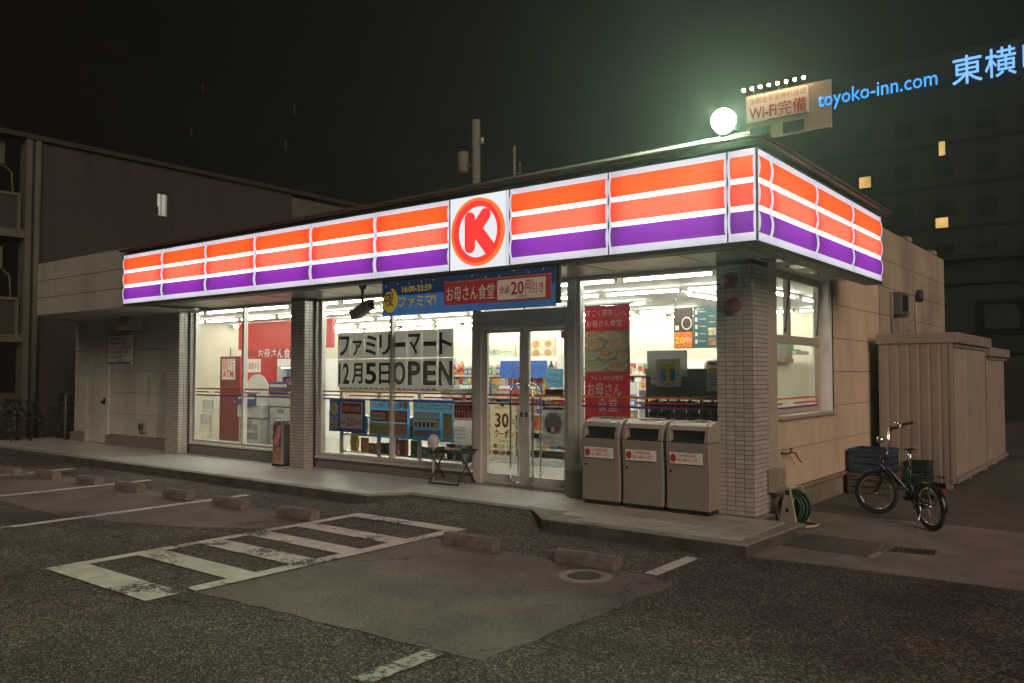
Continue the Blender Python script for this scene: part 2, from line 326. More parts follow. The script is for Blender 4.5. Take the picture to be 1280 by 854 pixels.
# ================================================================== ground
struct(MB().add([(-72, -22, 0), (42, -22, 0), (42, 80, 0), (-72, 80, 0)], [(0, 1, 2, 3)]).build('ground', 'asphalt'))
def ragged(poly, amp=.022, step=.12):
    out = []
    for (x0, y0), (x1, y1) in zip(poly, poly[1:]+poly[:1]):
        n = max(1, min(60, int(math.hypot(x1-x0, y1-y0)/step)))
        for i in range(n): out.append((x0+(x1-x0)*i/n+random.uniform(-amp, amp), y0+(y1-y0)*i/n+random.uniform(-amp, amp)))
    return out
def sheet(name, m, poly, z, parent=None, t=.003): return MB().prism(poly, z-t, z).build(name, m, parent)
lot = struct(sheet('parking_bay_paving', 'asphalt_smooth', ragged([(-3.42, -5.02), (-.80, -4.86), (-.70, -2.62), (-1.0, -2.5), (-3.42, -2.46)]), .005))
struct(sheet('parking_bay_paving', 'asphalt_smooth', ragged([(-7.3, -4.1), (-6.1, -3.75), (-5.1, -3.15), (-5.1, -2.45), (-30, -2.45), (-30, -4.3)], .06, .3), .005))
marks = thing('parking_markings', 'white painted bay lines and striped walkway on the parking lot asphalt', 'road marking', (-4, -3.5, 0)); marks['kind'] = 'structure'; del marks['category']
def line(x0, y0, x1, y1, m='paint', z=.010): sheet('painted_line', m, [(x0, y0), (x1, y0), (x1, y1), (x0, y1)], z, marks)
for x in (-7.40, -9.92, -12.4): line(x-.06, -7.5, x+.06, -1.86)
line(-5.12, -5.40, -5.00, -1.92); line(-3.60, -5.02, -3.46, -1.98)
for y0, y1 in ((-5.40, -5.10), (-4.66, -4.40), (-4.04, -3.78), (-3.50, -3.26), (-2.90, -2.66)): line(-4.998, y0, -3.602 if y0 > -5.2 else -3.50, y1)
line(-4.998, -2.12, -3.46, -1.92, z=.0115)
line(-1.06, -2.46, -.94, -1.68); line(-1.17, -5.5, -1.03, -4.9, 'paint_old')
# asphalt ramp up to the door
mb = MB(); mb.add([(-5.9, -1.95, .002), (-2.6, -1.9, .002), (-2.88, -1.43, .03), (-3.27, -1.03, .098), (-5.2, -1.03, .098), (-5.53, -1.43, .03)], [(0, 1, 2, 5), (5, 2, 3, 4)])
struct(mb.build('asphalt_ramp', 'asphalt'))
# concrete apron on the right
ap = struct(MB().prism([(-.61, -1.30), (.45, -1.22), (1.5, -1.17), (14, -1.0), (14, 1.50), (-.545, 1.44), (-1.2, 1.44), (-1.2, .02), (-.60, .02)], -.05, .012).build('concrete_apron', 'concrete'))
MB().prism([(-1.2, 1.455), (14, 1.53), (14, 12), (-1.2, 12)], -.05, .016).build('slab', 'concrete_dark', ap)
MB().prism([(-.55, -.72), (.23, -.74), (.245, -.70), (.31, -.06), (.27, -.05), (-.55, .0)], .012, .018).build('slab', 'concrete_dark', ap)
MB().prism([(.225, -.745), (.265, -.745), (.33, -.10), (.30, -.08)], .012, .024).build('steel_edge', 'midgrey', ap)

# walkway in front of the store
wk = [(-18.5, -1.42), (-5.55, -1.42), (-5.2, -1.02), (-3.27, -1.02), (-2.85, -1.42), (-.62, -1.42), (-.555, -.02), (-1.0, .02), (-1.0, .42), (-18.5, .42)]
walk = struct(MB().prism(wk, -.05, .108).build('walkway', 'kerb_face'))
def inset(poly_open, w):      # kerb strip following the front edge
    pts = [Vector(p) for p in poly_open]; out = []
    for i, p in enumerate(pts):
        d1 = (pts[i]-pts[i-1]).normalized() if i else (pts[1]-pts[0]).normalized()
        d2 = (pts[i+1]-pts[i]).normalized() if i < len(pts)-1 else d1
        n = (Vector((-d1.y, d1.x))+Vector((-d2.y, d2.x))).normalized(); k = w/max(.5, n.dot(Vector((-d1.y, d1.x))))
        out.append(p+n*k)
    return out
edge = wk[0:7]; ins = inset(edge, .13)
MB().prism([tuple(p) for p in edge]+[tuple(p) for p in ins[::-1]], .100, .121).build('kerb_strip', 'kerb', walk, .008)
inner = [tuple(p+(Vector(p)-Vector(e)).normalized()*.004) for p, e in zip(ins, edge)]
MB().prism([(-18.5, inner[0][1])]+inner[1:4]+[(-3.46, -.885), (-3.46, .40), (-18.5, .40)], .10, .118).build('walkway_slab', 'walk', walk)
MB().prism([(-3.455, -.885), inner[3], inner[4], inner[5], (-.69, -.02), (-1.0, -.01), (-1.0, .40), (-3.455, .40)], .10, .1125).build('tile_bed', 'kerb', walk)
# paving tiles on the right part of the walkway
tm = [MB().box(-.1455, -.0955, -.012, .1455, .0955, .0).mesh('paving_tile', 'pave%d' % k) for k in range(3)]
for i in range(9):
    for j in range(6):
        x = -3.29+i*.30; y = -1.17+j*.20
        if x > -.85: continue
        if x < -2.95 and y < -.80: continue
        if x < -2.65 and y < -1.05: continue
        link('paving_tile', random.choice(tm), walk, (x, y, .1195+random.uniform(-.001, .001)))

# ================================================================== store shell
ST = thing('convenience_store', 'single storey convenience store with tiled pillars and big lit windows', 'store', (-7, 3, 0))
# --- side wall, facing right
rows = [.315, .765, 1.215, 1.665, 2.115, 2.565, 3.015, 3.45]
def panels(y0, y1, z0, z1, x, m, name='wall_panel', t=.14):
    zs = [z0]+[z for z in rows if z0+.05 < z < z1-.05]+[z1]
    for a, b in zip(zs, zs[1:]): box(name, m, (x-t, y0, a+.003, x, y1, b-.003), ST, .004)
box('wall_core', 'grout', (-1.20, .47, .10, -1.11, 2.74, 1.15), ST); box('wall_core', 'grout', (-1.20, 2.775, .10, -1.11, 10.1, 3.6), ST); box('wall_core', 'grout', (-1.20, .47, 2.88, -1.11, 2.77, 3.6), ST)
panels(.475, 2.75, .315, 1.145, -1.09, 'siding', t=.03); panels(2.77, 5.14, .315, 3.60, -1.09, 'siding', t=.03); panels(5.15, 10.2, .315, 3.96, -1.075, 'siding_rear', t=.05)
box('wall_panel', 'siding', (-1.13, .475, 2.885, -1.09, 2.765, 3.5), ST)
box('plinth', 'plinth', (-1.18, .475, 0, -1.105, 10.15, .27), ST); box('plinth_coping', 'plinth', (-1.19, .475, .268, -1.06, 10.2, .312), ST, .006)
for y in (7.0, 9.1): box('parapet_cap', 'siding_rear', (-1.20, y, 3.955, -1.05, y+.3, 4.03), ST, .01)
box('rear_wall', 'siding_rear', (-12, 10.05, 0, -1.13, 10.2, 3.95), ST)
# --- roof, canopy, soffit
MB().prism([(-17.1, .45), (-15.2, -1.22), (-.72, -1.22), (-.72, 2.75), (-1.2, 2.75), (-1.2, 10.1), (-17.1, 10.1)], 3.50, 3.58).build('roof', 'roofmetal', ST)
MB().prism([(-11.8, -1.40), (-.51, -1.40), (-.51, 2.78), (-1.088, 2.78), (-1.088, .345), (-11.8, .345)], 2.868, 2.90).build('soffit', 'soffit', ST)
for x in [-11.2+1.2*i for i in range(9)]: box('soffit_joint', 'trim_dark', (x, -1.38, 2.864, x+.012, .0, 2.869), ST)
for y in (.6, 1.7): box('soffit_joint', 'trim_dark', (-1.08, y, 2.864, -.53, y+.012, 2.869), ST)
for i in range(3): box('soffit_vent', 'chrome', (-1.0+.0, .0+i*.72, 2.858, -.62, .34+i*.72, 2.866), ST)  # chrome plates stand in for bright reflections on the side soffit
box('soffit_trim', 'steel', (-11.7, -1.18, 2.842, -.62, -1.155, 2.866), ST); box('soffit_trim', 'steel', (-.72, -1.15, 2.842, -.695, 2.7, 2.866), ST)
MB().prism([(-17.15, .30), (-15.25, -1.30), (-11.805, -1.30), (-11.805, .30)], 2.80, 2.83).build('wing_soffit', 'fascia_grey', ST)
for a, b in ((2.79, 3.12), (3.128, 3.46), (3.468, 3.815)):
    MB().prism([(-15.25, -1.34), (-11.66, -1.34), (-11.66, -1.30), (-15.25, -1.30)], a, b).build('fascia_panel', 'fascia_grey', ST, .004)
    MB().prism([(-15.25, -1.342), (-15.24, -1.30), (-17.14, .31), (-17.18, .29)], a, b).build('fascia_panel', 'fascia_grey', ST)
box('canopy_back', 'trim_dark', (-11.66, -1.24, 2.90, -.62, -1.20, 3.70), ST); box('canopy_back', 'trim_dark', (-.70, -1.2, 2.90, -.66, 2.72, 3.70), ST)
box('canopy_end', 'trim_dark', (-1.09, 2.72, 2.87, -.66, 2.76, 3.70), ST)
MB().prism([(-11.70, -1.50), (-.39, -1.50), (-.39, 2.96), (-1.3, 2.96), (-1.3, -.9), (-11.70, -.9)], 3.715, 3.748).build('eave', 'trim_dark', ST, .006)
box('eave_edge', 'roofmetal', (-11.72, -1.515, 3.735, -.385, -1.485, 3.757), ST, .005); box('eave_edge', 'roofmetal', (-.402, -1.48, 3.735, -.372, 2.97, 3.757), ST, .005)
rl = MB(); rl.tube([(-12.2, -1.2, 3.80), (-6, -1.2, 3.83), (-.62, -1.2, 3.865)], .024, 8)
for x in (-.9, -1.9, -2.9, -4.4, -6, -8, -10): rl.tube([(x, -1.2, 3.74), (x, -1.2, 3.83)], .012, 6)
rl.build('roof_rail', 'steel', ST)
# --- wing on the left
zs = [.33, .78, 1.23, 1.68, 2.13, 2.58, 2.80]
for a, b in zip(zs, zs[1:]):
    for x0, x1 in ((-17.2, -16.56), (-15.60, -13.0)):
        if b > 2.2: continue
        box('wall_panel', 'wingwall', (x0, .30, a+.003, x1, .42, b-.003), ST, .003)
    if b > 2.13: box('wall_panel', 'wingwall', (-17.2, .30, max(a, 2.14)+.003, -13.0, .42, b-.003), ST, .003)
box('wall_core', 'grout', (-17.18, .315, .1, -12.7, .40, 2.79), ST)
MB().prism_y([(-13.65, .34), (-13.02, .34), (-13.02, 1.95), (-13.25, 1.9), (-13.3, 1.72), (-13.52, 1.6), (-13.55, 1.2), (-13.48, 1.0), (-13.6, .7)], .294, .302).build('wall_repair', 'wing_repair', ST)
MB().prism_y([(-14.02, 1.0), (-13.92, 1.02), (-13.90, 1.42), (-13.96, 1.6), (-14.0, 1.4)], .295, .302).build('wall_repair', 'wing_repair', ST)
for x0, x1 in ((-17.22, -16.56), (-15.60, -12.9)): box('plinth', 'dado0', (x0, .22, .10, x1, .40, .325), ST, .006)
d = box('service_door', 'wingwall', (-16.54, .27, .13, -15.62, .31, 2.12), ST, .004)
MB().box(-16.57, .262, .12, -16.54, .32, 2.15).box(-15.62, .262, .12, -15.59, .32, 2.15).box(-16.57, .262, 2.12, -15.59, .32, 2.15).build('door_frame', 'lightgrey', d)
MB().lathe([(0, -.02), (.028, -.02), (.03, 0), (.012, .02), (.012, .05)], (-15.74, .215, 1.02), 12, axis='y').box(-15.775, .255, .96, -15.705, .27, 1.10).build('door_handle', 'blackgloss', d)
for z in (.4, 1.9): box('hinge', 'midgrey', (-16.545, .255, z, -16.53, .272, z+.1), d)
hd = MB(); hd.prism_x([(.30, 2.90), (.30, 2.52), (-.02, 2.52), (-.06, 2.60), (-.04, 2.72), (.05, 2.83), (.18, 2.88)], -14.66, -14.22); hd.build('exhaust_hood', 'lightgrey', ST, .01)
box('hood_opening', 'black', (-14.62, -.02, 2.512, -14.26, .27, 2.522), ST)
ob = box('wall_outlet', 'midgrey', (-14.22, .235, .42, -14.02, .30, .62), ST, .012); box('outlet_cover', 'darkgrey', (-14.19, .20, .50, -14.05, .236, .60), ob, .006)
MB().tube([(-17.3, .15, .1), (-17.3, .15, 1.15), (-17.28, .22, 1.2)], .03, 8).build('stand_pipe', 'darkgrey', ST)

# --- pillars with tile cladding
def pillar(x0, x1, y0, y1, sep=True):
    p = box('pillar', 'grout', (x0, y0, .08, x1, y1, 2.868), ST)
    w, h = .1, .05; nx = max(1, round((x1-x0)/w)); ny = max(1, round((y1-y0)/w)); wx = (x1-x0)/nx; wy = (y1-y0)/ny
    nz = int((2.866-.122)/h)
    fm = [MB().box(-wx/2+.0035, -.007, .0035, wx/2-.0035, .0, h-.0035).mesh('tile', 'tile%d' % k) for k in range(3)]
    rest = MB()
    for i in range(nx):
        for j in range(nz):
            z = .122+j*h; x = x0+wx*(i+.5)
            if sep: link('tile', random.choice(fm), p, (x, y0, z))
            else: rest.box(x-wx/2+.004, y0-.007, z+.004, x+wx/2-.004, y0, z+h-.004, random.randrange(3))
    for i in range(ny):
        for j in range(nz):
            z = .122+j*h; y = y0+wy*(i+.5); rest.box(x1, y-wy/2+.004, z+.004, x1+.007, y+wy/2-.004, z+h-.004, random.randrange(3))
    o = rest.build('tile_cladding', ['tile0', 'tile1', 'tile2'], p); o['kind'] = 'stuff'
    return p
pillar(-1.50, -1.097, 0, .45)
pillar(-8.95, -8.607, 0, .40, False); pillar(-12.78, -12.337, 0, .40, False)
for x in (-8.60, -12.33): MB().tube([(x+.022, .20, .12), (x+.022, .20, 2.86)], .02, 8).build('drain_pipe', 'trim_dark', ST)
box('corner_post', 'frame_side', (-1.20, .455, .12, -1.085, .70, 2.868), ST, .004)

# --- dados under the windows
def dado(x0, x1, y0, z1):
    p = box('dado', 'grout', (x0, y0+.006, .10, x1, .36, z1-.02), ST)
    mb = MB(); n = round((x1-x0)/.1); w = (x1-x0)/n; k = int((z1-.03-.122)/.05)
    for i in range(n):
        for j in range(k): mb.box(x0+i*w+.004, y0, .122+j*.05+.004, x0+(i+1)*w-.004, y0+.008, .122+(j+1)*.05-.004, random.randrange(2))
    o = mb.build('tile_cladding', ['dado0', 'dado1'], p); o['kind'] = 'stuff'
    box('sill', 'alu', (x0, y0-.03, z1-.022, x1, .40, z1+.012), p, .004)
dado(-12.32, -8.96, .22, .32); dado(-8.59, -5.24, .22, .29)
box('dado', 'dado0', (-3.52, .02, .10, -1.51, .36, .46), ST, .02)

# --- shop windows: frame, panes, striped film
YG = .35
def stripes(x0, x1, par, y=None):
    y = YG-.008 if y is None else y
    plate('film_stripe', 'orange_pr', x0, 1.335, x1, 1.362, y, par); plate('film_stripe', 'purple_pr', x0, 1.215, x1, 1.240, y, par)
    L = x1-x0
    if L > 1.2:
        for a, b in ((0, .27), (.40, 1.0)): plate('film_stripe', 'red_pr', x0+L*a, 1.277, x0+L*b, 1.298, y, par)
    else:
        for a, b in ((0, .36), (.66, 1.0)): plate('film_stripe', 'red_pr', x0+L*a, 1.277, x0+L*b, 1.298, y, par)
def shopwindow(x0, x1, z0, z1, mull, film=True):
    w = MB(); t = .045
    w.box(x0, YG-.04, z0, x0+t, YG+.05, z1).box(x1-t, YG-.04, z0, x1, YG+.05, z1).box(x0+t, YG-.04, z0, x1-t, YG+.05, z0+t).box(x0+t, YG-.04, z1-.04, x1-t, YG+.05, z1)
    f = w.build('window', 'alu', ST, .004)
    xs = [x0+t]+[m for m in mull]+[x1-t]
    for m in mull: box('mullion', 'alu', (m-.025, YG-.045, z0+t, m+.025, YG+.045, z1-.04), f, .004)
    for a, b in zip(xs, xs[1:]):
        a2 = a+(.025 if a in mull else 0); b2 = b-(.025 if b in mull else 0)
        box('pane', 'glass', (a2, YG-.003, z0+t, b2, YG+.003, z1-.04), f)
        if film: stripes(a2, b2, f)
    return f
shopwindow(-12.33, -8.955, .335, 2.866, [-10.74]); shopwindow(-8.59, -5.25, .305, 2.866, [-6.92])
rw = shopwindow(-3.53, -1.505, .47, 2.866, [])
# door set
df = MB(); df.box(-5.245, YG-.07, .12, -5.11, YG+.07, 2.866).box(-3.665, YG-.07, .12, -3.535, YG+.07, 2.866).box(-5.11, YG-.07, 2.245, -3.665, YG+.07, 2.50).box(-5.11, YG-.05, 2.82, -3.665, YG+.05, 2.866)
dfo = df.build('door_frame', 'alu', ST, .006)
box('transom_pane', 'glass', (-5.11, YG-.003, 2.50, -3.665, YG+.003, 2.82), dfo); box('transom_bar', 'alu', (-4.40, YG-.03, 2.50, -4.36, YG+.03, 2.82), dfo)
box('transom_ledge', 'alu_light', (-5.12, YG-.10, 2.262, -3.655, YG-.07, 2.285), dfo, .004)  # pale metal strip modelled in place of the reflection along the transom
box('threshold', 'steel', (-5.24, YG-.12, .115, -3.54, YG+.1, .132), dfo)
def leaf(x0, x1, hx, inner):
    w = MB(); a = .075; z0, z1 = .15, 2.24
    w.box(x0, YG-.025, z0, x0+a, YG+.025, z1).box(x1-a, YG-.025, z0, x1, YG+.025, z1).box(x0+a, YG-.025, z0, x1-a, YG+.025, z0+.12).box(x0+a, YG-.025, z1-.04, x1-a, YG+.025, z1)
    d = w.build('door', 'alu', ST, .005)
    box('pane', 'glass', (x0+a, YG-.003, z0+.12, x1-a, YG+.003, z1-.04), d); stripes(x0+a, x1-a, d)
    s = 1 if inner > hx else -1; rr = abs(inner-hx)
    for dy, nm in ((-.085, 'handle'), (.085, 'inner_handle')):
        pts = [(inner, YG+dy*.3, .20), (inner-s*rr*.4, YG+dy, .18), (hx, YG+dy, .22)]+[(hx, YG+dy, .22+.2*i) for i in range(1, 6)]
        pts += [(hx+s*rr*(1-math.cos(t)), YG+dy, 1.32+.18*math.sin(t)) for t in (0, .35, .7, 1.05, 1.35)]+[(inner, YG+dy*.3, 1.51)]
        MB().tube(pts, .014, 8).build(nm, 'chrome', d)
    box('lock', 'darkgrey', (inner-.02, YG-.035, 1.06, inner+.02, YG-.024, 1.12), d)
    return d
dl = leaf(-5.105, -4.392, -4.57, -4.43); dr = leaf(-4.386, -3.67, -4.20, -4.35)
box('corner_sticker', 'red_pr', (-3.80, YG-.008, 2.10, -3.748, YG-.006, 2.195), dr)

# --- side window
XW = -1.235
sw = MB(); sw.box(XW-.03, .705, 1.16, XW+.03, .755, 2.866).box(XW-.03, 2.56, 1.16, XW+.03, 2.62, 2.866).box(XW-.03, .755, 1.16, XW+.03, 2.56, 1.215).box(XW-.03, .755, 2.78, XW+.03, 2.56, 2.866).box(XW-.04, .755, 2.0, XW+.035, 2.56, 2.10).box(XW-.03, 1.40, 2.10, XW+.035, 1.49, 2.78)
swo = sw.build('side_window', 'frame_side', ST, .005)
box('pane', 'glass', (XW-.003, .755, 1.215, XW+.003, 2.56, 2.0), swo); box('pane', 'glass', (XW-.003, .755, 2.10, XW+.003, 1.40, 2.78), swo); box('pane', 'glass', (XW-.003, 1.49, 2.10, XW+.003, 2.56, 2.78), swo)
box('reveal', 'white', (-1.30, 2.62, 1.15, -1.092, 2.74, 2.866), swo); box('reveal', 'white', (-1.30, .70, 2.866, -1.092, 2.74, 2.88), swo)
box('flashing', 'black', (-1.10, 2.742, 1.15, -1.083, 2.768, 2.866), swo)
box('sill', 'frame_side', (-1.30, .70, 1.115, -1.03, 2.80, 1.158), swo, .005)
for z0, z1, m in ((1.325, 1.350, 'orange_pr'), (1.215, 1.238, 'purple_pr')): box('film_stripe', m, (XW+.005, .76, z0, XW+.007, 2.555, z1), swo)
for a, b in ((.76, 1.25), (1.65, 2.555)): box('film_stripe', 'red_pr', (XW+.005, a, 1.268, XW+.007, b, 1.290), swo)
for y in (1.25, 2.42): MB().tube([(XW+.05, y, 2.16), (XW+.07, y+.03, 2.55)], .010, 6).lathe([(0, 0), (.03, 0), (.03, .015), (0, .015)], (XW+.04, y, 2.16), 10, axis='x').build('stay_arm', 'darkgrey', swo)
# --- interior shell
box('shop_floor', 'shopfloor', (-16.9, .36, .05, -1.30, 8.1, .14), ST)
box('shop_ceiling', 'ceil', (-16.9, .42, 2.90, -1.22, 8.1, 2.95), ST)
box('shop_wall', 'cream', (-16.9, 8.0, .14, -1.3, 8.1, 2.90), ST); box('shop_wall', 'cream', (-17.0, .42, .14, -16.9, 8.1, 2.90), ST)
box('shop_wall', 'cream', (-16.9, .42, .14, -12.79, .46, 2.90), ST)
box('shop_wall', 'cream', (-1.29, 2.63, .14, -1.21, 8.0, 2.90), ST); box('shop_wall', 'cream', (-1.29, .47, .14, -1.21, 2.63, 1.115), ST)
box('head_panel', 'white', (-12.33, .40, 2.862, -1.3, .44, 2.93), ST)

# ================================================================== illuminated fascia sign
FS = thing('fascia_sign', 'long glowing fascia sign with orange, red and purple stripes above shopfront', 'sign', (-6, -1.3, 2.83))
YS, ZB, ZT = -1.4385, 2.83, 3.655; HS = ZT-ZB
BANDS = [('s_orange', .068, .308), ('s_red', .370, .612), ('s_purple', .674, .911)]
def panel_meshes(w):
    """face sheet with three openings, one bulged coloured stripe in each, ribs at both ends and two tubes inside"""
    xs = [-w/2, -w/2+.022, w/2-.022, w/2]; zs = [0]+[z for m, a, b in BANDS[::-1] for z in (HS*(1-b), HS*(1-a))]+[HS]
    mb = MB(); mb.add([(x, 0, z) for z in zs for x in xs], [(j*4+i, j*4+i+1, j*4+i+5, j*4+i+4) for j in range(7) for i in range(3) if not (i == 1 and j % 2)])
    bk = mb.mesh('sign_panel', 's_white'); st = []; n = 8
    for m, a, b in BANDS:
        z1 = HS*(1-a); z0 = HS*(1-b); mb = MB(); prof = [(-.020*math.sin(math.pi*i/n)**.7, z0+(z1-z0)*i/n) for i in range(n+1)]
        mb.add([(x, y, z) for x in (xs[1], xs[2]) for y, z in prof], [(i, i+1, i+n+2, i+n+1) for i in range(n)], 0, True)
        for x in (xs[1], xs[2]): mb.add([(x, y, z) for y, z in prof], [tuple(range(n+1))])
        st.append(mb.mesh('stripe', m))
    for sx in (-1, 1):
        mb = MB(); pr = [(-.006, 0)]
        for m, a, b in BANDS[::-1]: z1 = HS*(1-a); z0 = HS*(1-b); pr += [(-.004-.020*math.sin(math.pi*i/8)**.7, z0+(z1-z0)*i/8) for i in range(9)]
        pr.append((-.006, HS)); k = len(pr); xa, xb = sx*w/2, sx*(w/2-.0215)
        mb.add([(x, y, z) for x in (xa, xb) for y, z in pr], [(i, i+1, i+k+1, i+k) for i in range(k-1)]); mb.add([(xb, y, z) for y, z in pr]+[(xb, -.001, HS), (xb, -.001, 0)], [tuple(range(k+2))])
        st.append(mb.mesh('edge_rib', 's_rib'))
    for dz in (-.085, .085):
        h = max(.03, w/2-.10); st.append(MB().box(-h, .080, HS/2+dz-.014, h, .108, HS/2+dz+.014).mesh('sign_tube', 's_tube'))
    return bk, st
PC = {}
def sign_panel(xc, yc, w, rz=0):
    k = round(w, 3)
    if k not in PC: PC[k] = panel_meshes(w-.010)
    bk, st = PC[k]
    p = link('sign_panel', bk, FS, None); p.matrix_parent_inverse = Matrix.Translation((6, 1.3, -2.83)); p.location = (xc, yc, ZB); p.rotation_euler.z = rz
    for s in st: c = link(s.name.split('.')[0], s); c.parent = p
    return p
X0 = -.472; e, p_, K_ = .2727, 1.2536, .8807
x = X0-e; sign_panel(X0-e/2, YS, e)
for i in range(2): sign_panel(x-p_/2, YS, p_); x -= p_
kx = x-K_/2; x -= K_
for i in range(6): sign_panel(x-p_/2, YS, p_); x -= p_
XL = x
ys = [0.0, .323, 1.619, 2.925, 4.218]
for a, b in zip(ys, ys[1:]): sign_panel(X0, YS+(a+b)/2+.004, b-a, R(90))
box('sign_base', 'trim_dark', (XL, YS-.012, ZB-.045, X0, YS+.2, ZB-.004), FS, .005); box('sign_base', 'trim_dark', (X0-.2, YS+.19, ZB-.045, X0+.012, YS+4.218, ZB-.004), FS, .005)
box('sign_top', 'trim_dark', (XL, YS-.008, ZT+.003, X0, YS+.2, ZT+.03), FS); box('sign_top', 'trim_dark', (X0-.2, YS+.19, ZT+.003, X0+.008, YS+4.218, ZT+.03), FS)
box('end_cap', 'trim_dark', (XL-.012, YS, ZB-.02, XL-.002, YS+.2, ZT+.02), FS); box('end_cap', 'trim_dark', (X0-.2, YS+4.22, ZB-.02, X0, YS+4.232, ZT+.02), FS)
box('corner_trim', 'midgrey', (X0-.008, YS-.010, ZB, X0+.010, YS+.008, ZT), FS)
for xx in (X0-e, X0-e-p_, X0-e-2*p_, X0-e-2*p_-K_): box('divider', 'darkgrey', (xx-.006, YS-.012, ZB, xx+.006, YS+.02, ZT), FS)
kp = box('emblem_panel', 's_kwhite', (kx-K_/2+.008, YS, ZB, kx+K_/2-.008, YS+.16, ZT), FS)
box('emblem_frame', 's_kwhite', (kx-K_/2+.008, YS-.006, ZB, kx-K_/2+.03, YS, ZT), kp); box('emblem_frame', 's_rib', (kx+K_/2-.06, YS-.006, ZB, kx+K_/2-.008, YS, ZT), kp)
kz = (ZB+ZT)/2-.005; kxc = kx-.015
def ring(r0, r1, y0, y1, n=48):
    mb = MB(); vs = []
    for r, y in ((r0, y0), (r1, y0), (r1, y1), (r0, y1)): vs += [(kxc+r*math.cos(2*math.pi*i/n), y, kz+r*math.sin(2*math.pi*i/n)) for i in range(n)]
    mb.add(vs, [(k*n+i, k*n+(i+1) % n, ((k+1) % 4)*n+(i+1) % n, ((k+1) % 4)*n+i) for k in range(4) for i in range(n)]); return mb
ring(.352, .385, YS-.030, YS).build('emblem_outer_ring', 's_korange', kp); ring(.290, .352, YS-.024, YS).build('emblem_ring', 's_kred', kp)
def bar(x0, z0, x1, z1, w, y0, y1, capa=True, capb=True):
    d = Vector((x1-x0, z1-z0)).normalized(); n = Vector((-d.y, d.x)); pts = []
    a0 = math.atan2(n.y, n.x)
    if capb: pts += [(x1+w*math.cos(a0-t*math.pi/8), z1+w*math.sin(a0-t*math.pi/8)) for t in range(9)]
    else: pts += [(x1+n.x*w, z1+n.y*w), (x1-n.x*w, z1-n.y*w)]
    if capa: pts += [(x0-w*math.cos(a0-t*math.pi/8), z0-w*math.sin(a0-t*math.pi/8)) for t in range(9)]
    else: pts += [(x0-n.x*w, z0-n.y*w), (x0+n.x*w, z0+n.y*w)]
    return pts
kk = MB()
for (a, b, c, d_, w, ca, cb, dy) in ((-.115, -.165, -.115, .165, .067, True, True, 0), (-.10, -.05, .115, .185, .067, True, True, .002), (-.02, .03, .205, -.235, .075, True, False, .001)):
    kk.prism_y([(kxc+px, kz+pz) for px, pz in bar(a, b, c, d_, w, 0, 0, ca, cb)], YS-.026-dy, YS-.001)
kk.build('emblem_letter', 's_kred', kp)

# ================================================================== ceiling lights inside the shop
cl = thing('ceiling_light', 'white fluorescent strip light on the shop ceiling', 'ceiling light', (0, 0, 0), 0, 'strip lights on the shop ceiling', local=True)
MB().prism_x([(-.05, .0), (.05, .0), (.03, -.035), (-.03, -.035)], -.63, .63).build('housing', 'white', cl)
MB().box(-.60, -.017, -.068, .60, .017, -.040).build('tube', 'tube', cl)
for sx in (-1, 1): MB().box(sx*.615-.012, -.02, -.075, sx*.615+.012, .02, -.034).build('end_cap', 'white', cl)
index_kids(); first = True
spots = []
ORD = ['first', 'second', 'third', 'fourth', 'fifth', 'sixth', 'seventh', 'eighth', 'ninth', 'tenth', 'eleventh']
for y in (.78, 2.4, 4.1, 5.9, 7.5):
    for i in range(11): spots.append((-16.1+1.36*i+(.12 if y in (2.4, 5.9) else 0), y, 0))
spots = [s for s in spots if not (s[0] > -4.2 and 3 < s[1] < 6)]+[(-3.3, 3.6, 90), (-2.2, 3.9, 90), (-3.3, 5.3, 90), (-2.2, 5.5, 90)]
for x, y, a in spots:
    o = cl if first else copy_tree(cl); first = False
    o.location = (x, y, 2.898); o.rotation_euler.z = R(a)
    if a: o['label'] = 'ceiling strip light turned sideways above the counter, %s %s' % ('nearer' if y < 4.5 else 'farther', 'left' if x < -3 else 'right')
    else: o['label'] = 'ceiling strip light, %s from left in %s row behind the windows' % (ORD[int((x+16.2)/1.36)], ORD[[.78, 2.4, 4.1, 5.9, 7.5].index(y)])

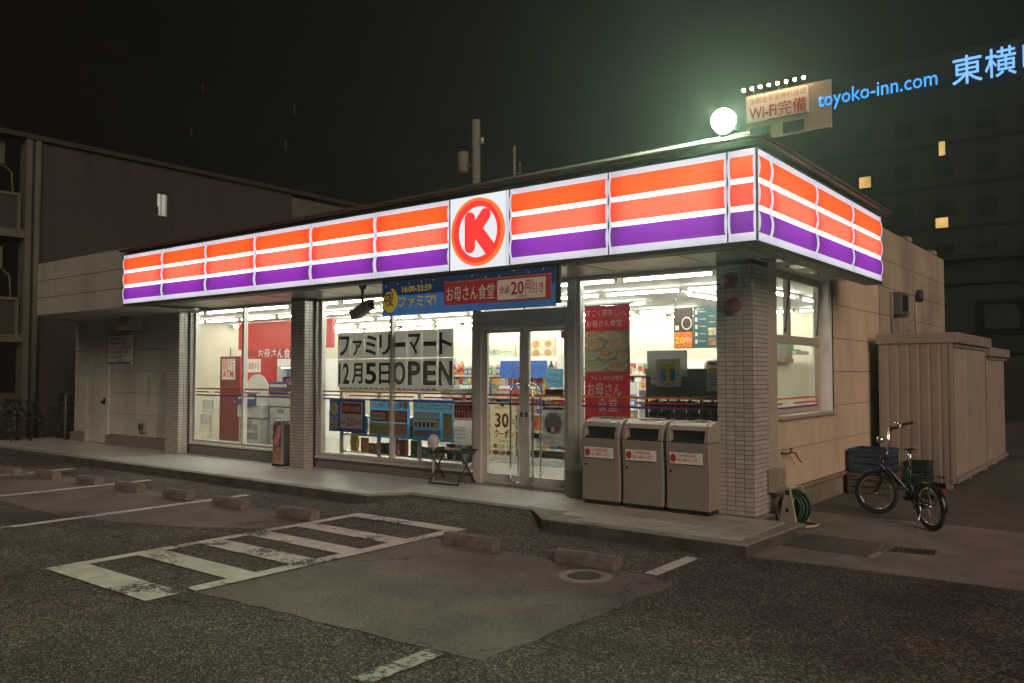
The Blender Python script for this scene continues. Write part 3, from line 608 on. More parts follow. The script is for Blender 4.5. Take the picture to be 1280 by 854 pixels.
# ================================================================== shelves and goods
PM = {}
GOODCOL = ['g_red', 'g_blue', 'g_white', 'g_green', 'g_yellow', 'g_pink', 'g_navy', 'g_orange', 'g_cream', 'g_teal', 'g_black']
for n, c in zip(GOODCOL, [(.55, .04, .05), (.05, .14, .50), (.72, .72, .70), (.06, .30, .12), (.75, .55, .06), (.70, .25, .32), (.03, .05, .18), (.70, .24, .04), (.70, .60, .42), (.08, .34, .40), (.03, .03, .03)]):
    mat(n, c, .35, var=.3, scale=14)
def good_mesh(kind, m):
    k = (kind, m)
    if k in PM: return PM[k]
    b = MB(); ms = [m, random.choice(['g_white', 'g_cream', 'g_yellow', 'g_red'])]
    if kind == 'box': b.box(-.05, -.03, 0, .05, .03, .17).box(-.035, -.032, .05, .035, -.03, .12, 1)
    elif kind == 'carton': b.box(-.065, -.05, 0, .065, .05, .11).box(-.05, -.052, .03, .05, -.05, .08, 1)
    elif kind == 'bag': b.add([(-.06, -.01, 0), (.06, -.01, 0), (.06, .01, 0), (-.06, .01, 0), (-.055, -.035, .09), (.055, -.035, .09), (.055, .035, .09), (-.055, .035, .09), (-.065, -.004, .19), (.065, -.004, .19), (.065, .004, .19), (-.065, .004, .19)],
                             [(0, 1, 5, 4), (4, 5, 9, 8), (1, 2, 6, 5), (5, 6, 10, 9), (2, 3, 7, 6), (6, 7, 11, 10), (3, 0, 4, 7), (7, 4, 8, 11), (8, 9, 10, 11), (3, 2, 1, 0)]).box(-.04, -.038, .06, .04, -.034, .12, 1)
    elif kind == 'bottle': b.lathe([(0, 0), (.033, 0), (.035, .01), (.035, .13), (.014, .175), (.014, .205), (0, .205)], n=8).lathe([(.0355, .05), (.0355, .11)], n=8, mi=1)
    elif kind == 'pack': b.box(-.045, -.008, 0, .045, .008, .15).box(-.045, -.010, .11, .045, -.008, .15, 1).box(-.03, -.012, .03, .03, -.008, .09, 1)
    PM[k] = b.mesh(kind, ms); return PM[k]
NAMES = {'box': 'boxed_good', 'carton': 'carton', 'bag': 'snack_bag', 'bottle': 'bottle', 'pack': 'hanging_pack'}
def goods(x0, x1, step, y, z, kinds, label, group, rz=0, along='x'):
    x = x0
    while x < x1:
        k = random.choice(kinds); o = link(NAMES[k], good_mesh(k, random.choice(GOODCOL)))
        o.location = (x, y+random.uniform(-.01, .02), z) if along == 'x' else (y+random.uniform(-.01, .02), x, z)
        o.rotation_euler.z = rz+random.uniform(-.1, .1); s = random.uniform(1.1, 1.45); o.scale = (s, s, s)
        m0 = o.data.materials[0].name[2:]; pos = (x-x0)/(x1-x0); where = ['left end', 'left half', 'middle', 'right half', 'right end'][min(4, int(pos*5))]
        tag(o, '%s %s on %s, %s' % (m0, NAMES[k].replace('_', ' '), label, where), 'goods', group); x += step*random.uniform(.9, 1.15)
def shelf_unit(name, label, x0, x1, y0, y1, levels, top, cat='shelf'):
    t = thing(name, label, cat, ((x0+x1)/2, (y0+y1)/2, .14))
    box('back_panel', 'white', (x0, y1-.03, .14, x1, y1, top), t); box('kick_base', 'lightgrey', (x0, y0, .14, x1, y1-.03, .26), t, .01)
    for z in levels: box('shelf_board', 'white', (x0+.02, y0+.02, z-.025, x1-.02, y1-.03, z), t, .004); box('price_rail', 'g_cream', (x0+.02, y0+.01, z-.03, x1-.02, y0+.019, z+.005), t)
    for x in (x0, x1-.02): box('side_panel', 'white', (x, y0+.02, .26, x+.02, y1-.03, top), t)
    return t
# gondola just inside the doors
shelf_unit('gondola_shelf', 'white gondola shelf of packets just inside the glass doors', -7.6, -5.05, 2.40, 2.95, (.42, .70, .98, 1.24), 1.42)
for z, ks in ((.42, ['carton', 'bag']), (.70, ['bag', 'box']), (.98, ['box', 'bag', 'pack']), (1.24, ['carton', 'box'])):
    goods(-7.5, -5.1, .130, 2.52, z, ks, {.42: 'lowest', .70: 'second lowest', .98: 'third', 1.24: 'top'}[z]+' board of door gondola', 'goods on the gondola shelf')
# second, higher row with hanging packs
shelf_unit('hanging_goods_rack', 'tall white rack of hanging packs behind the door gondola', -9.6, -6.6, 4.3, 4.8, (.55, .95, 1.35, 1.60), 1.98)
for z, ks in ((1.35, ['bag', 'box']), (1.60, ['pack', 'bottle', 'pack'])):
    goods(-9.5, -6.7, .108, 4.40, z, ks, ('upper' if z > 1.5 else 'lower')+' row of tall rack behind gondola', 'packs on the tall rack')
# back wall
shelf_unit('wall_shelf', 'long white wall shelving full of goods along the shop back wall', -11.1, -4.2, 7.3, 7.95, (.5, .9, 1.3, 1.62), 1.95)
for z in (.9, 1.3, 1.62): goods(-11.0, -5.9, .118, 7.42, z, ['box', 'bag', 'bottle', 'carton'], {.9: 'lower', 1.3: 'middle', 1.62: 'upper'}[z]+' shelf at back wall', 'goods on the back wall shelving')
# magazine end cap near the right door leaf
me_ = thing('magazine_rack', 'slanted rack of magazines behind the right door leaf', 'rack', (-4.6, 2.9, .14))
for i in range(4): MB().prism_x([(2.55+.09*i, .22+.28*i), (2.78+.09*i, .22+.28*i), (2.80+.09*i, .30+.28*i), (2.57+.09*i, .24+.28*i)], -5.0, -4.15).build('rack_shelf', 'lightgrey', me_)
box('rack_base', 'lightgrey', (-5.0, 2.50, .14, -4.15, 3.0, .24), me_, .01); box('rack_back', 'white', (-5.0, 2.98, .24, -4.15, 3.02, 1.5), me_)
for i in range(4):
    for j in range(5):
        o = MB().box(-.075, -.004, 0, .075, .004, .21).box(-.06, -.006, .12, .06, -.004, .18, 1).box(-.05, -.006, .03, .05, -.004, .09, 2).build('magazine', random.sample(['g_white', 'g_red', 'g_blue', 'g_yellow', 'g_pink', 'g_teal', 'g_navy'], 3))
        o.location = (-4.90+.165*j, 2.64+.09*i, .27+.28*i); o.rotation_euler = (R(-18), 0, random.uniform(-.05, .05)); tag(o, 'magazine on %s tier of slanted rack, %s from left' % (['lowest', 'second', 'third', 'top'][i], ['first', 'second', 'third', 'fourth', 'fifth'][j]), 'magazine', 'magazines in the slanted rack')
bp = box('blue_panel', 'g_blue', (-7.85, 4.15, 1.55, -6.75, 4.18, 1.88)); tag(bp, 'plain blue display panel above the goods behind the doors', 'panel')
ws = thing('wall_sign', 'pale green aisle sign on the shop wall seen through left door', 'sign', (-11.2, 7.9, 2.15)); plate('board', 'sign_green', -11.40, 2.04, -10.42, 2.32, 7.96, ws, .02); txt('お酒コーナー', .15, (-11.28, 7.955, 2.12), 'ink', ws, width=.74)
pp = thing('bread_picture', 'picture of four breads on the shop wall seen through right door', 'poster', (-9.0, 7.9, 2.0)); plate('board', 'beige_pr', -9.95, 2.02, -9.20, 2.50, 7.96, pp, .02)
for dx, dz, r in ((.2, .42, .13), (.6, .42, .12), (.2, .15, .13), (.6, .16, .12)): disc_y('bread', 'wood_pr', -9.95+dx*.92, 2.0+dz*.85, r*.72, 7.95, pp, rx=r*.9)
for x, z in ((-10.9, 2.35), (-13.0, 2.6)):
    c = thing('dome_camera', 'small dark camera on the shop ceiling, %s' % ('above the drinks sign' if x > -12 else 'near the left wall'), 'camera', (x, 6.5, 2.9))
    MB().lathe([(0, 0), (.05, 0), (.05, -.03), (.0, -.03)], (x, 6.5, 2.9), 12).build('mount', 'white', c); MB().lathe([(.045, -.03), (.045, -.07), (.025, -.10), (0, -.105)], (x, 6.5, 2.9), 12).build('dome', 'black', c)

# low racks behind the poster window
lr = thing('window_rack', 'low steel magazine rack standing behind the poster covered window', 'rack', (-6.9, .8, .14))
for x in (-8.45, -7.55, -6.65, -5.75, -5.35): box('upright', 'lightgrey', (x, .62, .14, x+.05, .66, 1.34), lr)
for z in (.34, .62, .92): box('rack_shelf', 'steel', (-8.45, .64, z, -5.3, 1.02, z+.03), lr, .004)
box('top_rail', 'lightgrey', (-8.45, .60, 1.36, -5.3, .70, 1.42), lr, .01)
for z, n in ((.37, 13), (.65, 13)): goods(-8.35, -5.5, .23, .86, z, ['carton', 'box', 'bag'], ('lower' if z < .5 else 'upper')+' rack under window posters', 'bundles on the low window rack')

# ATM
A = thing('cash_machine', 'dark red cash machine booth behind the left window', 'cash machine', (-14.1, 2.6, .14))
box('cabinet', 'atm_red', (-14.55, 2.30, .14, -13.75, 2.95, 2.02), A, .015); box('side_board', 'red', (-13.748, 2.28, .14, -13.72, 3.25, 2.02), A)
plate('sign_plate', 'white_fab', -14.45, 1.50, -13.95, 1.96, 2.292, A, .004); txt('銀行', .26, (-14.43, 2.289, 1.74), 'ink_red', A, width=.44, bold=.006); txt('ATM', .24, (-14.42, 2.289, 1.54), 'ink_red', A, width=.42, bold=.004)
box('side_plate', 'white_fab', (-13.718, 2.45, 1.66, -13.714, 2.80, 1.96), A); txt('銀行', .16, (-13.713, 2.48, 1.74), 'ink_red', A, 'side', width=.28)
for x in (-14.45, -14.0, -13.82): MB().tube([(x, 2.5, 2.02), (x, 2.5, 2.22)], .012, 6).build('antenna', 'darkgrey', A)
disc_y('lock', 'steel', -13.95, 1.0, .03, 2.29, A); box('seam', 'black', (-14.54, 2.295, .90, -13.76, 2.301, .91), A)
# copiers
for x, y, h, lb in ((-12.55, 1.80, 1.0, 'grey photocopier with round white lid board beside the red cash machine'), (-11.70, 1.95, 1.25, 'taller grey ticket machine beside the pillar behind the left window')):
    c = thing('copier', lb, 'copier', (x, y, .14))
    box('body', 'lightgrey', (x-.36, y-.1, .14, x+.36, y+.5, h-.3), c, .02); box('upper_body', 'lightgrey', (x-.40, y-.12, h-.29, x+.40, y+.5, h), c, .03)
    for i, z in enumerate((.28, .46)): box('paper_drawer', 'midgrey', (x-.3, y-.108, z, x+.3, y-.098, z+.14), c, .005); box('drawer_pull', 'darkgrey', (x-.07, y-.114, z+.08, x+.07, y-.107, z+.11), c)
    pn = box('control_panel', 'navy', (x-.32, y-.16, h-.02, x+.32, y-.145, h+.22), c, .006); box('label_strip', 'g_white', (x-.28, y-.166, h+.11, x+.28, y-.161, h+.17), pn)
    box('vent_grille', 'midgrey', (x-.1, y-.105, h-.42, x+.12, y-.099, h-.33), c)
    if h < 1.2: disc_y('round_board', 'white_fab', x-.02, h+.22, .40, y+.1, c, t=.02, n=32)
# leaflet stand
ls = thing('leaflet_stand', 'white wire leaflet stand left of the red cash machine', 'stand', (-15.3, 2.4, .14)); f = MB()
for x in (-15.55, -15.05): f.tube([(x, 2.35, .14), (x, 2.55, 1.20)], .014, 6).tube([(x, 2.75, .14), (x, 2.55, 1.20)], .014, 6)
for z in (.4, .75, 1.1): f.tube([(-15.55, 2.40+(z-.14)*.15, z), (-15.05, 2.40+(z-.14)*.15, z)], .010, 6)
f.build('wire_frame', 'white', ls)
for z in (.45, .8): box('leaflet_tray', 'lightgrey', (-15.5, 2.36+z*.12, z, -15.1, 2.40+z*.12, z+.22), ls)
# red chilled showcase in the far left corner
DXC, DYC = .95, -1.30
new0 = set(bpy.data.objects)
CS = thing('chilled_showcase', 'white chilled showcase of meals under a red header board, far left', 'showcase', (-14.5, 5.2, .14))
box('header_board', 'red', (-16.88, 5.0, 2.22, -13.3, 5.08, 2.88), CS); box('header_sign', 'deepred', (-16.5, 4.97, 1.98, -13.6, 5.05, 2.215), CS); txt('お母さん食堂', .26, (-16.0, 4.966, 2.01), 'white', CS, width=1.5, bold=.006)
for a in ((-16.7, 4.95, .14, -16.55, 5.6, 1.97), (-15.35, 4.95, .14, -15.2, 5.6, 1.97), (-13.7, 4.95, .14, -13.55, 5.6, 1.97), (-16.55, 4.95, 1.80, -15.35, 5.6, 1.97), (-15.2, 4.95, 1.80, -13.7, 5.6, 1.97)): box('case_frame', 'white', a, CS, .01)
box('case_back', 'bluefab', (-16.55, 5.58, .14, -13.7, 5.62, 1.9), CS); box('case_base', 'white', (-16.55, 4.97, .14, -13.7, 5.57, .75), CS); box('case_tube', 'case_light', (-16.5, 5.05, 1.75, -13.75, 5.09, 1.79), CS)
for z in (1.05, 1.38): box('shelf_board', 'white', (-16.55, 5.05, z, -13.7, 5.57, z+.02), CS)
for z in (.76, 1.075, 1.405): goods(-16.2, -14.2, .2, 5.15, z, ['carton', 'bag', 'carton'], {.76: 'bottom', 1.075: 'middle', 1.405: 'top'}[z]+' shelf of chilled showcase', 'meals in the chilled showcase')

bpy.context.view_layer.update()
for o in set(bpy.data.objects)-new0:
    if o.parent is None: o.location += Vector((DXC, DYC, 0))
# things behind the right window
mat('food_a', (.78, .50, .20), .5, dirt=(.32, .09, .04), scale=55); mat('food_b', (.72, .62, .36), .5, dirt=(.16, .30, .06), scale=50); mat('food_c', (.85, .74, .52), .5, dirt=(.62, .15, .07), scale=60); mat('table_pr', (.50, .40, .28), .6, var=.3, scale=5)
NB = thing('nobori_banner', 'tall red food banner with dishes hanging inside the right window', 'banner', (-3.4, .8, .14))
def wavy(name, m, x0, x1, z0, z1, y, par, amp=.012, nx=10, nz=12, ph=0, t=.0015):
    mb = MB(); vs = []
    for k in range(2):
        for j in range(nz+1):
            for i in range(nx+1):
                u, v = i/nx, j/nz; vs.append((x0+(x1-x0)*u, y+k*t+amp*math.sin(u*9+v*3+ph)*(1-.5*v)+amp*.5*math.sin(v*13+ph), z0+(z1-z0)*v))
    n = (nx+1)*(nz+1); fs = [(j*(nx+1)+i, j*(nx+1)+i+1, (j+1)*(nx+1)+i+1, (j+1)*(nx+1)+i) for j in range(nz) for i in range(nx)]
    return mb.add(vs, fs, 0, True).add([], [tuple(q+n-len(mb.v) for q in g) for g in fs][:0]).build(name, m, par)
wavy('cloth', 'nobori_red', -3.73, -3.04, .62, 2.53, .80, NB, .006)
plate('food_photo', 'table_pr', -3.725, 1.66, -3.045, 2.20, .785, NB, .002)
random.seed(11)
for k, (dx, dz, rx, rz_) in enumerate(((.13, .485, .125, .050), (.40, .475, .15, .058), (.605, .43, .072, .050), (.15, .365, .145, .060), (.50, .34, .165, .068), (.10, .215, .095, .055), (.34, .235, .15, .060), (.585, .20, .09, .055), (.17, .075, .165, .066), (.50, .085, .165, .070))):
    disc_y('dish', 'white_fab', -3.725+dx, 1.66+dz, rz_, .782-.0006*k, NB, rx=rx, t=.0004); disc_y('dish_food', ['food_a', 'food_c', 'food_b'][k % 3], -3.725+dx, 1.668+dz, rz_*.72, .7817-.0006*k, NB, rx=rx*.76, t=.0002)
txt('すごく美味しい。', .10, (-3.69, .782, 2.40), 'white', NB, width=.60); txt('お母さん食堂', .10, (-3.69, .782, 2.26), 'white', NB, width=.54)
txt('ファミマのお惣菜', .07, (-3.63, .782, 1.555), 'white', NB, width=.50); txt('お母さん', .19, (-3.68, .782, 1.36), 'white', NB, width=.52, bold=.006); txt('食堂', .19, (-3.52, .782, 1.16), 'white', NB, width=.30, bold=.006)
MB().tube([(-3.78, .79, 2.54), (-2.98, .79, 2.54)], .012, 6).build('banner_rod', 'black', NB); MB().tube([(-3.77, .80, .14), (-3.77, .80, 2.62)], .012, 6).build('banner_pole', 'darkgrey', NB)
BR = thing('black_rack', 'black display rack with its back against the right window', 'rack', (-2.3, .9, .14))
box('rack_panel', 'darkgrey', (-2.85, .86, 1.36, -1.78, .90, 1.70), BR, .004); fr = MB()
for i in range(8): fr.box(-2.85+i*.15, .84, .14, -2.825+i*.15, .88, 1.36)
for z in (.3, .62, .92, 1.08, 1.22, 1.34): fr.box(-2.85, .845, z, -1.78, .875, z+.018)
fr.build('rack_frame', 'black', BR); 
for i, z in enumerate((.94, 1.10, 1.235)): box('rack_tray', 'black', (-2.82, .88, z, -1.80, 1.10, z+.05), BR)
for i in range(6): box('rack_pocket', 'darkgrey', (-2.81+.17*i, .90, .93, -2.70+.17*i, 1.0, 1.30), BR)
T1 = thing('grey_board', 'grey board standing behind the loyalty point sign in right window', 'board', (-2.6, .84, 1.7)); box('panel', 'signgrey', (-2.82, .842, 1.60, -2.27, .856, 1.93), T1, .004); box('paper_note', 'white', (-2.76, .83, 1.50, -2.63, .841, 1.74), T1); txt('A4', .05, (-2.74, .828, 1.56), 'ink', T1)
TP = thing('point_sign', 'grey square sign with yellow and blue T in right window', 'sign', (-2.5, .8, 1.5)); box('plate', 'signgrey', (-2.68, .805, 1.475, -2.335, .825, 1.835), TP, .02)
MB().box(-2.605, .800, 1.70, -2.41, .806, 1.765).box(-2.535, .800, 1.545, -2.48, .806, 1.70).build('letter', 'signyellow', TP); MB().box(-2.605, .800, 1.55, -2.54, .806, 1.695).box(-2.475, .800, 1.55, -2.41, .806, 1.695).build('emblem_square', 'signblue', TP); txt('T-POINT', .045, (-2.60, .802, 1.49), 'ink', TP, width=.19); txt('ポイント', .04, (-2.60, .802, 1.79), 'ink_mid', TP, width=.2)
NP = thing('price_notice', 'white notice with red and yellow bars at right window edge', 'notice', (-1.85, .8, 1.4)); plate('sheet', 'paper_white', -2.0, 1.43, -1.75, 1.80, .82, NP, .003); plate('red_bar', 'red_pr', -1.97, 1.745, -1.76, 1.77, .818, NP); plate('yellow_bar', 'yellow', -1.965, 1.66, -1.76, 1.71, .818, NP)
for i in range(4): plate('text_line', 'ink_mid', -1.96, 1.50+.035*i, -1.80, 1.508+.035*i, .818, NP)
for i in range(3):
    o = MB().box(-.012, 0, 0, .012, .22, .85).build('rolled_poster', ['white', 'paper_cream', 'lightgrey'][i]); o.location = (-1.80+.05*i, .86, .60); o.rotation_euler = (R(-8), 0, 0); tag(o, ['white', 'cream', 'grey'][i]+' poster board leaning beside the black rack', 'poster')
CT = thing('counter', 'pale service counter along the right wall inside the shop', 'counter', (-2.2, 3.5, .14)); box('counter_body', 'cream', (-2.9, 3.0, .14, -2.3, 7.0, 1.0), CT, .01); box('counter_top', 'white', (-2.95, 2.95, 1.0, -2.25, 7.0, 1.04), CT, .005)
MN = thing('menu_board', 'dark green cafe menu boards hung from the shop ceiling', 'menu board', (-3.1, 3.0, 2.0)); 
b1 = plate('coffee_board', 'coffee', -3.53, 2.02, -3.215, 2.635, 3.0, MN, .03); b2 = plate('drinks_board', 'teal_pr', -3.20, 2.02, -2.40, 2.65, 3.0, MN, .03)
disc_y('cup_saucer', 'white', -3.31, 2.40, .10, 2.994, b1, rx=.085); disc_y('cup_coffee', 'coffee', -3.31, 2.40, .08, 2.990, b1, rx=.068); plate('offer_label', 'orange_pr', -3.52, 2.03, -3.22, 2.27, 2.994, b1); txt('20', .13, (-3.50, 2.991, 2.10), 'yellow', b1, width=.15, bold=.006); txt('円引', .09, (-3.345, 2.991, 2.11), 'white', b1, width=.11); plate('cup', 'white', -3.50, 2.30, -3.44, 2.37, 2.994, b1)
for j in range(5):
    plate('drink_cup', 'white', -3.17, 2.09+.11*j, -3.135, 2.15+.11*j, 2.994, b2); plate('text_line', 'g_white', -3.11, 2.12+.11*j, -3.0, 2.130+.11*j, 2.994, b2)
for i in range(3):
    for j in range(2): plate('drink_photo', ['wood_pr', 'g_cream', 'g_orange'][(i+j) % 3], -2.96+.17*i, 2.06+.15*j, -2.84+.17*i, 2.17+.15*j, 2.994, b2); plate('text_line', 'g_white', -2.95+.17*i, 2.40+.09*j, -2.86+.17*i, 2.410+.09*j, 2.994, b2)
txt('MENU', .05, (-3.16, 2.993, 2.59), 'g_white', b2)
for x in (-3.5, -2.6): MB().tube([(x, 3.015, 2.63), (x, 3.015, 2.9)], .004, 5).build('hanger', 'steel', MN)
GC = thing('green_basket', 'green plastic basket on the shelf seen through the side window', 'basket', (-2.5, 4.4, 1.9)); f = MB()
for z in (2.02, 2.08, 2.14, 2.20): f.box(-2.9, 4.4, z, -2.2, 4.42, z+.03)
for i in range(8): f.box(-2.9+.1*i, 4.405, 2.0, -2.88+.1*i, 4.425, 2.22)
f.box(-2.9, 4.42, 2.0, -2.2, 4.8, 2.02); f.build('basket_body', 'g_green', GC); box('basket_shelf', 'lightgrey', (-3.0, 4.3, 1.94, -2.1, 4.9, 1.995), GC)
SB = thing('side_shelf', 'small wooden shelf with a box seen through the lower side window', 'shelf', (-2.2, 3.6, 1.6)); box('board', 'wood_pr', (-2.6, 3.25, 1.80, -1.9, 3.6, 1.86), SB); box('box', 'midgrey', (-2.5, 3.3, 1.86, -1.9, 3.55, 2.05), SB, .01)
DP = box('divider_panel', 'cream', (-3.2, 3.35, .14, -1.32, 3.40, 1.80)); tag(DP, 'plain white panel inside the lower side window', 'panel')

# ================================================================== window lettering and posters
def wsheet(ch, x0, x1, z0, z1, sub, m='ink', bold=.012, cw=None, y=.385):
    t = thing('letter_sheet', sub, 'paper sign', (x0, y, z0), 0, 'opening announcement sheets')
    plate('sheet', 'paper', x0, z0, x1, z1, y, t, .001)
    w = x1-x0
    h = (z1-z0)
    return t
zt0, zt1, zb0, zb1 = 1.875, 2.285, 1.42, 1.865
top = 'ファミリーマート'; w8 = (8.225-5.695)/8; YP = .375
def glyph(ch, x0, x1, z0, z1, m, par, bold=.014, y=YP-.004):
    """one character scaled to fill the given rectangle"""
    c = bpy.data.curves.new('t', 'FONT'); c.body = ch; c.size = 1; c.resolution_u = 3; c.offset = min(.022, bold*1.6); c.extrude = .002
    o = bpy.data.objects.new('t', c); COL.objects.link(o); bpy.context.view_layer.update(); me = bpy.data.meshes.new_from_object(o)
    bpy.data.objects.remove(o); bpy.data.curves.remove(c); me.materials.clear(); me.materials.append(MATS[m])
    xs = [v.co.x for v in me.vertices]; ysv = [v.co.y for v in me.vertices]
    sx = (x1-x0)/(max(xs)-min(xs)); sy = (z1-z0)/max(.05, (max(ysv)-min(ysv)))
    me.transform(Matrix.Translation((x0, y, z0)) @ Matrix.Rotation(R(90), 4, 'X') @ Matrix.Diagonal((sx, sy, .5, 1)) @ Matrix.Translation((-min(xs), -min(ysv), 0)))
    return link('character', me, par)
say = ['the first', 'small second', 'third', 'fourth', 'fifth', 'sixth', 'seventh', 'last']
for i, ch in enumerate(top):
    x0 = -8.225+w8*i
    t = thing('letter_sheet', 'white window sheet with black %s in the upper row, %s from the left' % (ch, say[i].split()[-1]), 'paper sign', (x0, YP, zt0), 0, 'opening announcement sheets')
    plate('sheet', 'paper', x0+.003, zt0, x0+w8-.003, zt1, YP, t, .001)
    a, b, c_, d_ = x0+.03, x0+w8-.03, zt0+.045, zt1-.045
    if ch == 'ー': c_, d_ = 2.04, 2.115
    if ch == 'ァ': a, b, d_ = x0+.05, x0+w8-.05, zt1-.12
    glyph(ch, a, b, c_, d_, 'ink', t, .016)
for i, ch in enumerate(['12', '月', '5', '日', 'O', 'P', 'E', 'N']):
    x0 = -8.225+w8*i
    t = thing('letter_sheet', 'white window sheet with %s in the lower row' % (['the black number twelve', 'the black month character', 'the black digit five', 'the black day character', 'a grey outlined O', 'a grey outlined P', 'a grey outlined E', 'a grey outlined N'][i]), 'paper sign', (x0, YP, zb0), 0, 'opening announcement sheets')
    plate('sheet', 'paper', x0+.003, zb0, x0+w8-.003, zb1, YP, t, .001)
    if i < 4: glyph(ch, x0+.03, x0+w8-.03, zb0+.05, zb1-.06, 'ink', t, .016)
    else:
        glyph(ch, x0+.03, x0+w8-.03, zb0+.05, zb1-.045, 'ink', t, .024); glyph(ch, x0+.05, x0+w8-.05, zb0+.07, zb1-.065, 'ink_fill', t, .0, y=YP-.008)
st_ = thing('sheet_footer', 'narrow strip of red and black print under the opening sheets', 'paper sign', (-6.9, YP, 1.39)); plate('sheet', 'paper', -8.0, 1.395, -5.95, 1.418, YP, st_, .001)
for i in range(16): plate('print', random.choice(['ink_red', 'ink', 'ink_mid']), -7.95+.122*i, 1.399, -7.87+.122*i, 1.414, YP-.002, st_, .001)

def poster(name, label, m, x0, z0, x1, z1, y=.385, curl=.006):
    t = thing(name, label, 'poster', ((x0+x1)/2, y, z0)); wavy('sheet', m, x0, x1, z0, z1, y, t, curl, 8, 6, x0)
    return t
F = .370
p1 = poster('window_poster', 'navy poster with a moon and a red and white 20 yen offer', 'paper_navy', -8.43, .70, -7.57, 1.215); plate('offer_card', 'paper_white', -8.14, .76, -7.62, 1.18, F, p1, .001); plate('offer_band', 'paper_red', -8.11, .99, -7.65, 1.165, F-.003, p1, .001)
txt('お母さん食堂', .095, (-8.09, F-.006, 1.04), 'white', p1, width=.42); txt('20', .20, (-7.99, F-.006, .80), 'ink_red', p1, width=.20); txt('円引き', .09, (-7.77, F-.006, .82), 'ink_red', p1, width=.13); txt('全品', .07, (-8.11, F-.006, .83), 'ink_red', p1, width=.10)
disc_y('moon', 'yellow', -8.30, 1.07, .10, F, p1, rx=.085); txt('夜', .14, (-8.37, F-.004, 1.03), 'navy', p1, width=.12, bold=.004); txt('ファミマ!', .06, (-8.41, F-.003, .90), 'yellow', p1, width=.22)
for i in range(2):
    for j in range(2): plate('food_square', 'paper_tan', -8.40+.11*i, .74+.075*j, -8.305+.11*i, .805+.075*j, F, p1, .001)
p2 = poster('window_poster', 'light blue poster with two pink and tan meal panels, second from left', 'paper_blue', -7.47, .655, -6.585, 1.245); txt('森永商品まとめ買い!', .10, (-7.44, F-.004, 1.12), 'yellow', p2, width=.60)
plate('meal_panel', 'paper_red', -7.43, .90, -6.63, 1.07, F, p2, .001); plate('meal_card', 'paper_white', -7.40, .925, -7.10, 1.035, F-.003, p2, .001); plate('meal_photo', 'paper_pink', -7.06, .915, -6.66, 1.055, F-.003, p2, .001); plate('meal_panel', 'paper_tan', -7.45, .70, -6.62, .875, F, p2, .001); plate('meal_photo', 'paper_pink', -7.0, .715, -6.64, .86, F-.003, p2, .001)
txt('お弁当', .06, (-7.38, F-.006, .96), 'ink', p2, width=.22)
for i in range(3): plate('text_line', 'ink_mid', -7.42, .73+.04*i, -7.1, .738+.04*i, F-.003, p2, .001)
for i, (dx, m) in enumerate(((.0, 'paper_white'), (.11, 'paper_tan'))): disc_y('dish', m, -6.77+dx, 1.16, .05, F, p2)
p3 = poster('window_poster', 'bright blue prize poster with yellow lettering behind the folding table', 'paper_blue', -6.52, .645, -5.70, 1.255); txt('森永商品で', .12, (-6.49, F-.004, 1.10), 'yellow', p3, width=.48, bold=.006); txt('あたる', .13, (-5.99, F-.004, 1.10), 'white', p3, width=.27, bold=.006)
plate('text_card', 'paper_white', -6.49, .99, -5.96, 1.075, F, p3, .001); plate('gold_bar', 'paper_tan', -6.49, .955, -5.95, .985, F, p3, .001); plate('goods_card', 'paper_white', -6.49, .83, -5.95, .95, F, p3, .001); plate('goods_card', 'paper_sky', -6.49, .70, -5.95, .81, F, p3, .001)
for i in range(6): plate('goods_picture', random.choice(['ink', 'ink_red', 'g_teal', 'coffee']), -6.47+.085*i, .85, -6.42+.085*i, .92, F-.003, p3, .001)
for i in range(3): disc_y('sweet', 'ink_red', -6.42+.08*i, .76, .03, F-.003, p3, rx=.035)
plate('gold_panel', 'paper_tan', -5.90, .70, -5.72, 1.06, F, p3, .001)
p4 = poster('window_poster', 'pale poster with a crowd photo on top, beside the door post', 'paper_white', -5.69, .62, -5.315, 1.25); plate('crowd_photo', 'paper_pink', -5.68, 1.0, -5.32, 1.235, F, p4, .001); plate('red_bar', 'red_pr', -5.68, .975, -5.32, .99, F, p4, .001)
for i in range(7):
    for j in range(2): plate('figure', random.choice(['ink', 'ink_red', 'navy', 'g_pink', 'paper_red']), -5.67+.05*i, 1.01+.1*j, -5.635+.05*i, 1.09+.1*j, F-.003, p4, .001)
for i in range(4): plate('text_line', 'ink_mid', -5.66, .72+.05*i, -5.45, .728+.05*i, F-.002, p4, .001)
# posters on the doors
q1 = poster('door_poster', 'cream 30 yen coupon poster on the left glass door', 'paper_cream', -5.025, .50, -4.575, 1.245, .385, .002); txt('30', .27, (-4.93, .376, .905), 'ink_red', q1, width=.24, bold=.010); txt('円', .12, (-4.67, .376, .92), 'ink_red', q1, width=.09); txt('クーポン', .13, (-4.94, .376, .765), 'ink_red', q1, width=.34, bold=.004); txt('11.20 - 11.26', .065, (-4.87, .376, .62), 'ink', q1, width=.26); txt('レジでもらえる', .04, (-4.87, .376, .70), 'ink', q1, width=.2); txt('対象のデザート', .045, (-4.94, .376, 1.155), 'ink_red', q1, width=.30)
disc_y('seal', 'orange_pr', -4.925, .645, .032, .376, q1)
for i in range(3): disc_y('dessert', ['g_pink', 'g_cream', 'wood_pr'][i], -4.92+.12*i, .555, .035, .376, q1, rx=.055)
box('gift_mark', 'wood_pr', (-4.83, .375, 1.185, -4.77, .377, 1.23), q1)
q2 = poster('door_poster', 'grey poster with a pale circle low on the right glass door', 'paper_grey', -4.13, .69, -3.785, 1.205, .385, .002); disc_y('circle', 'lightgrey', -3.955, .985, .15, .376, q2); disc_y('ink_circle', 'midgrey', -3.955, .985, .135, .374, q2)
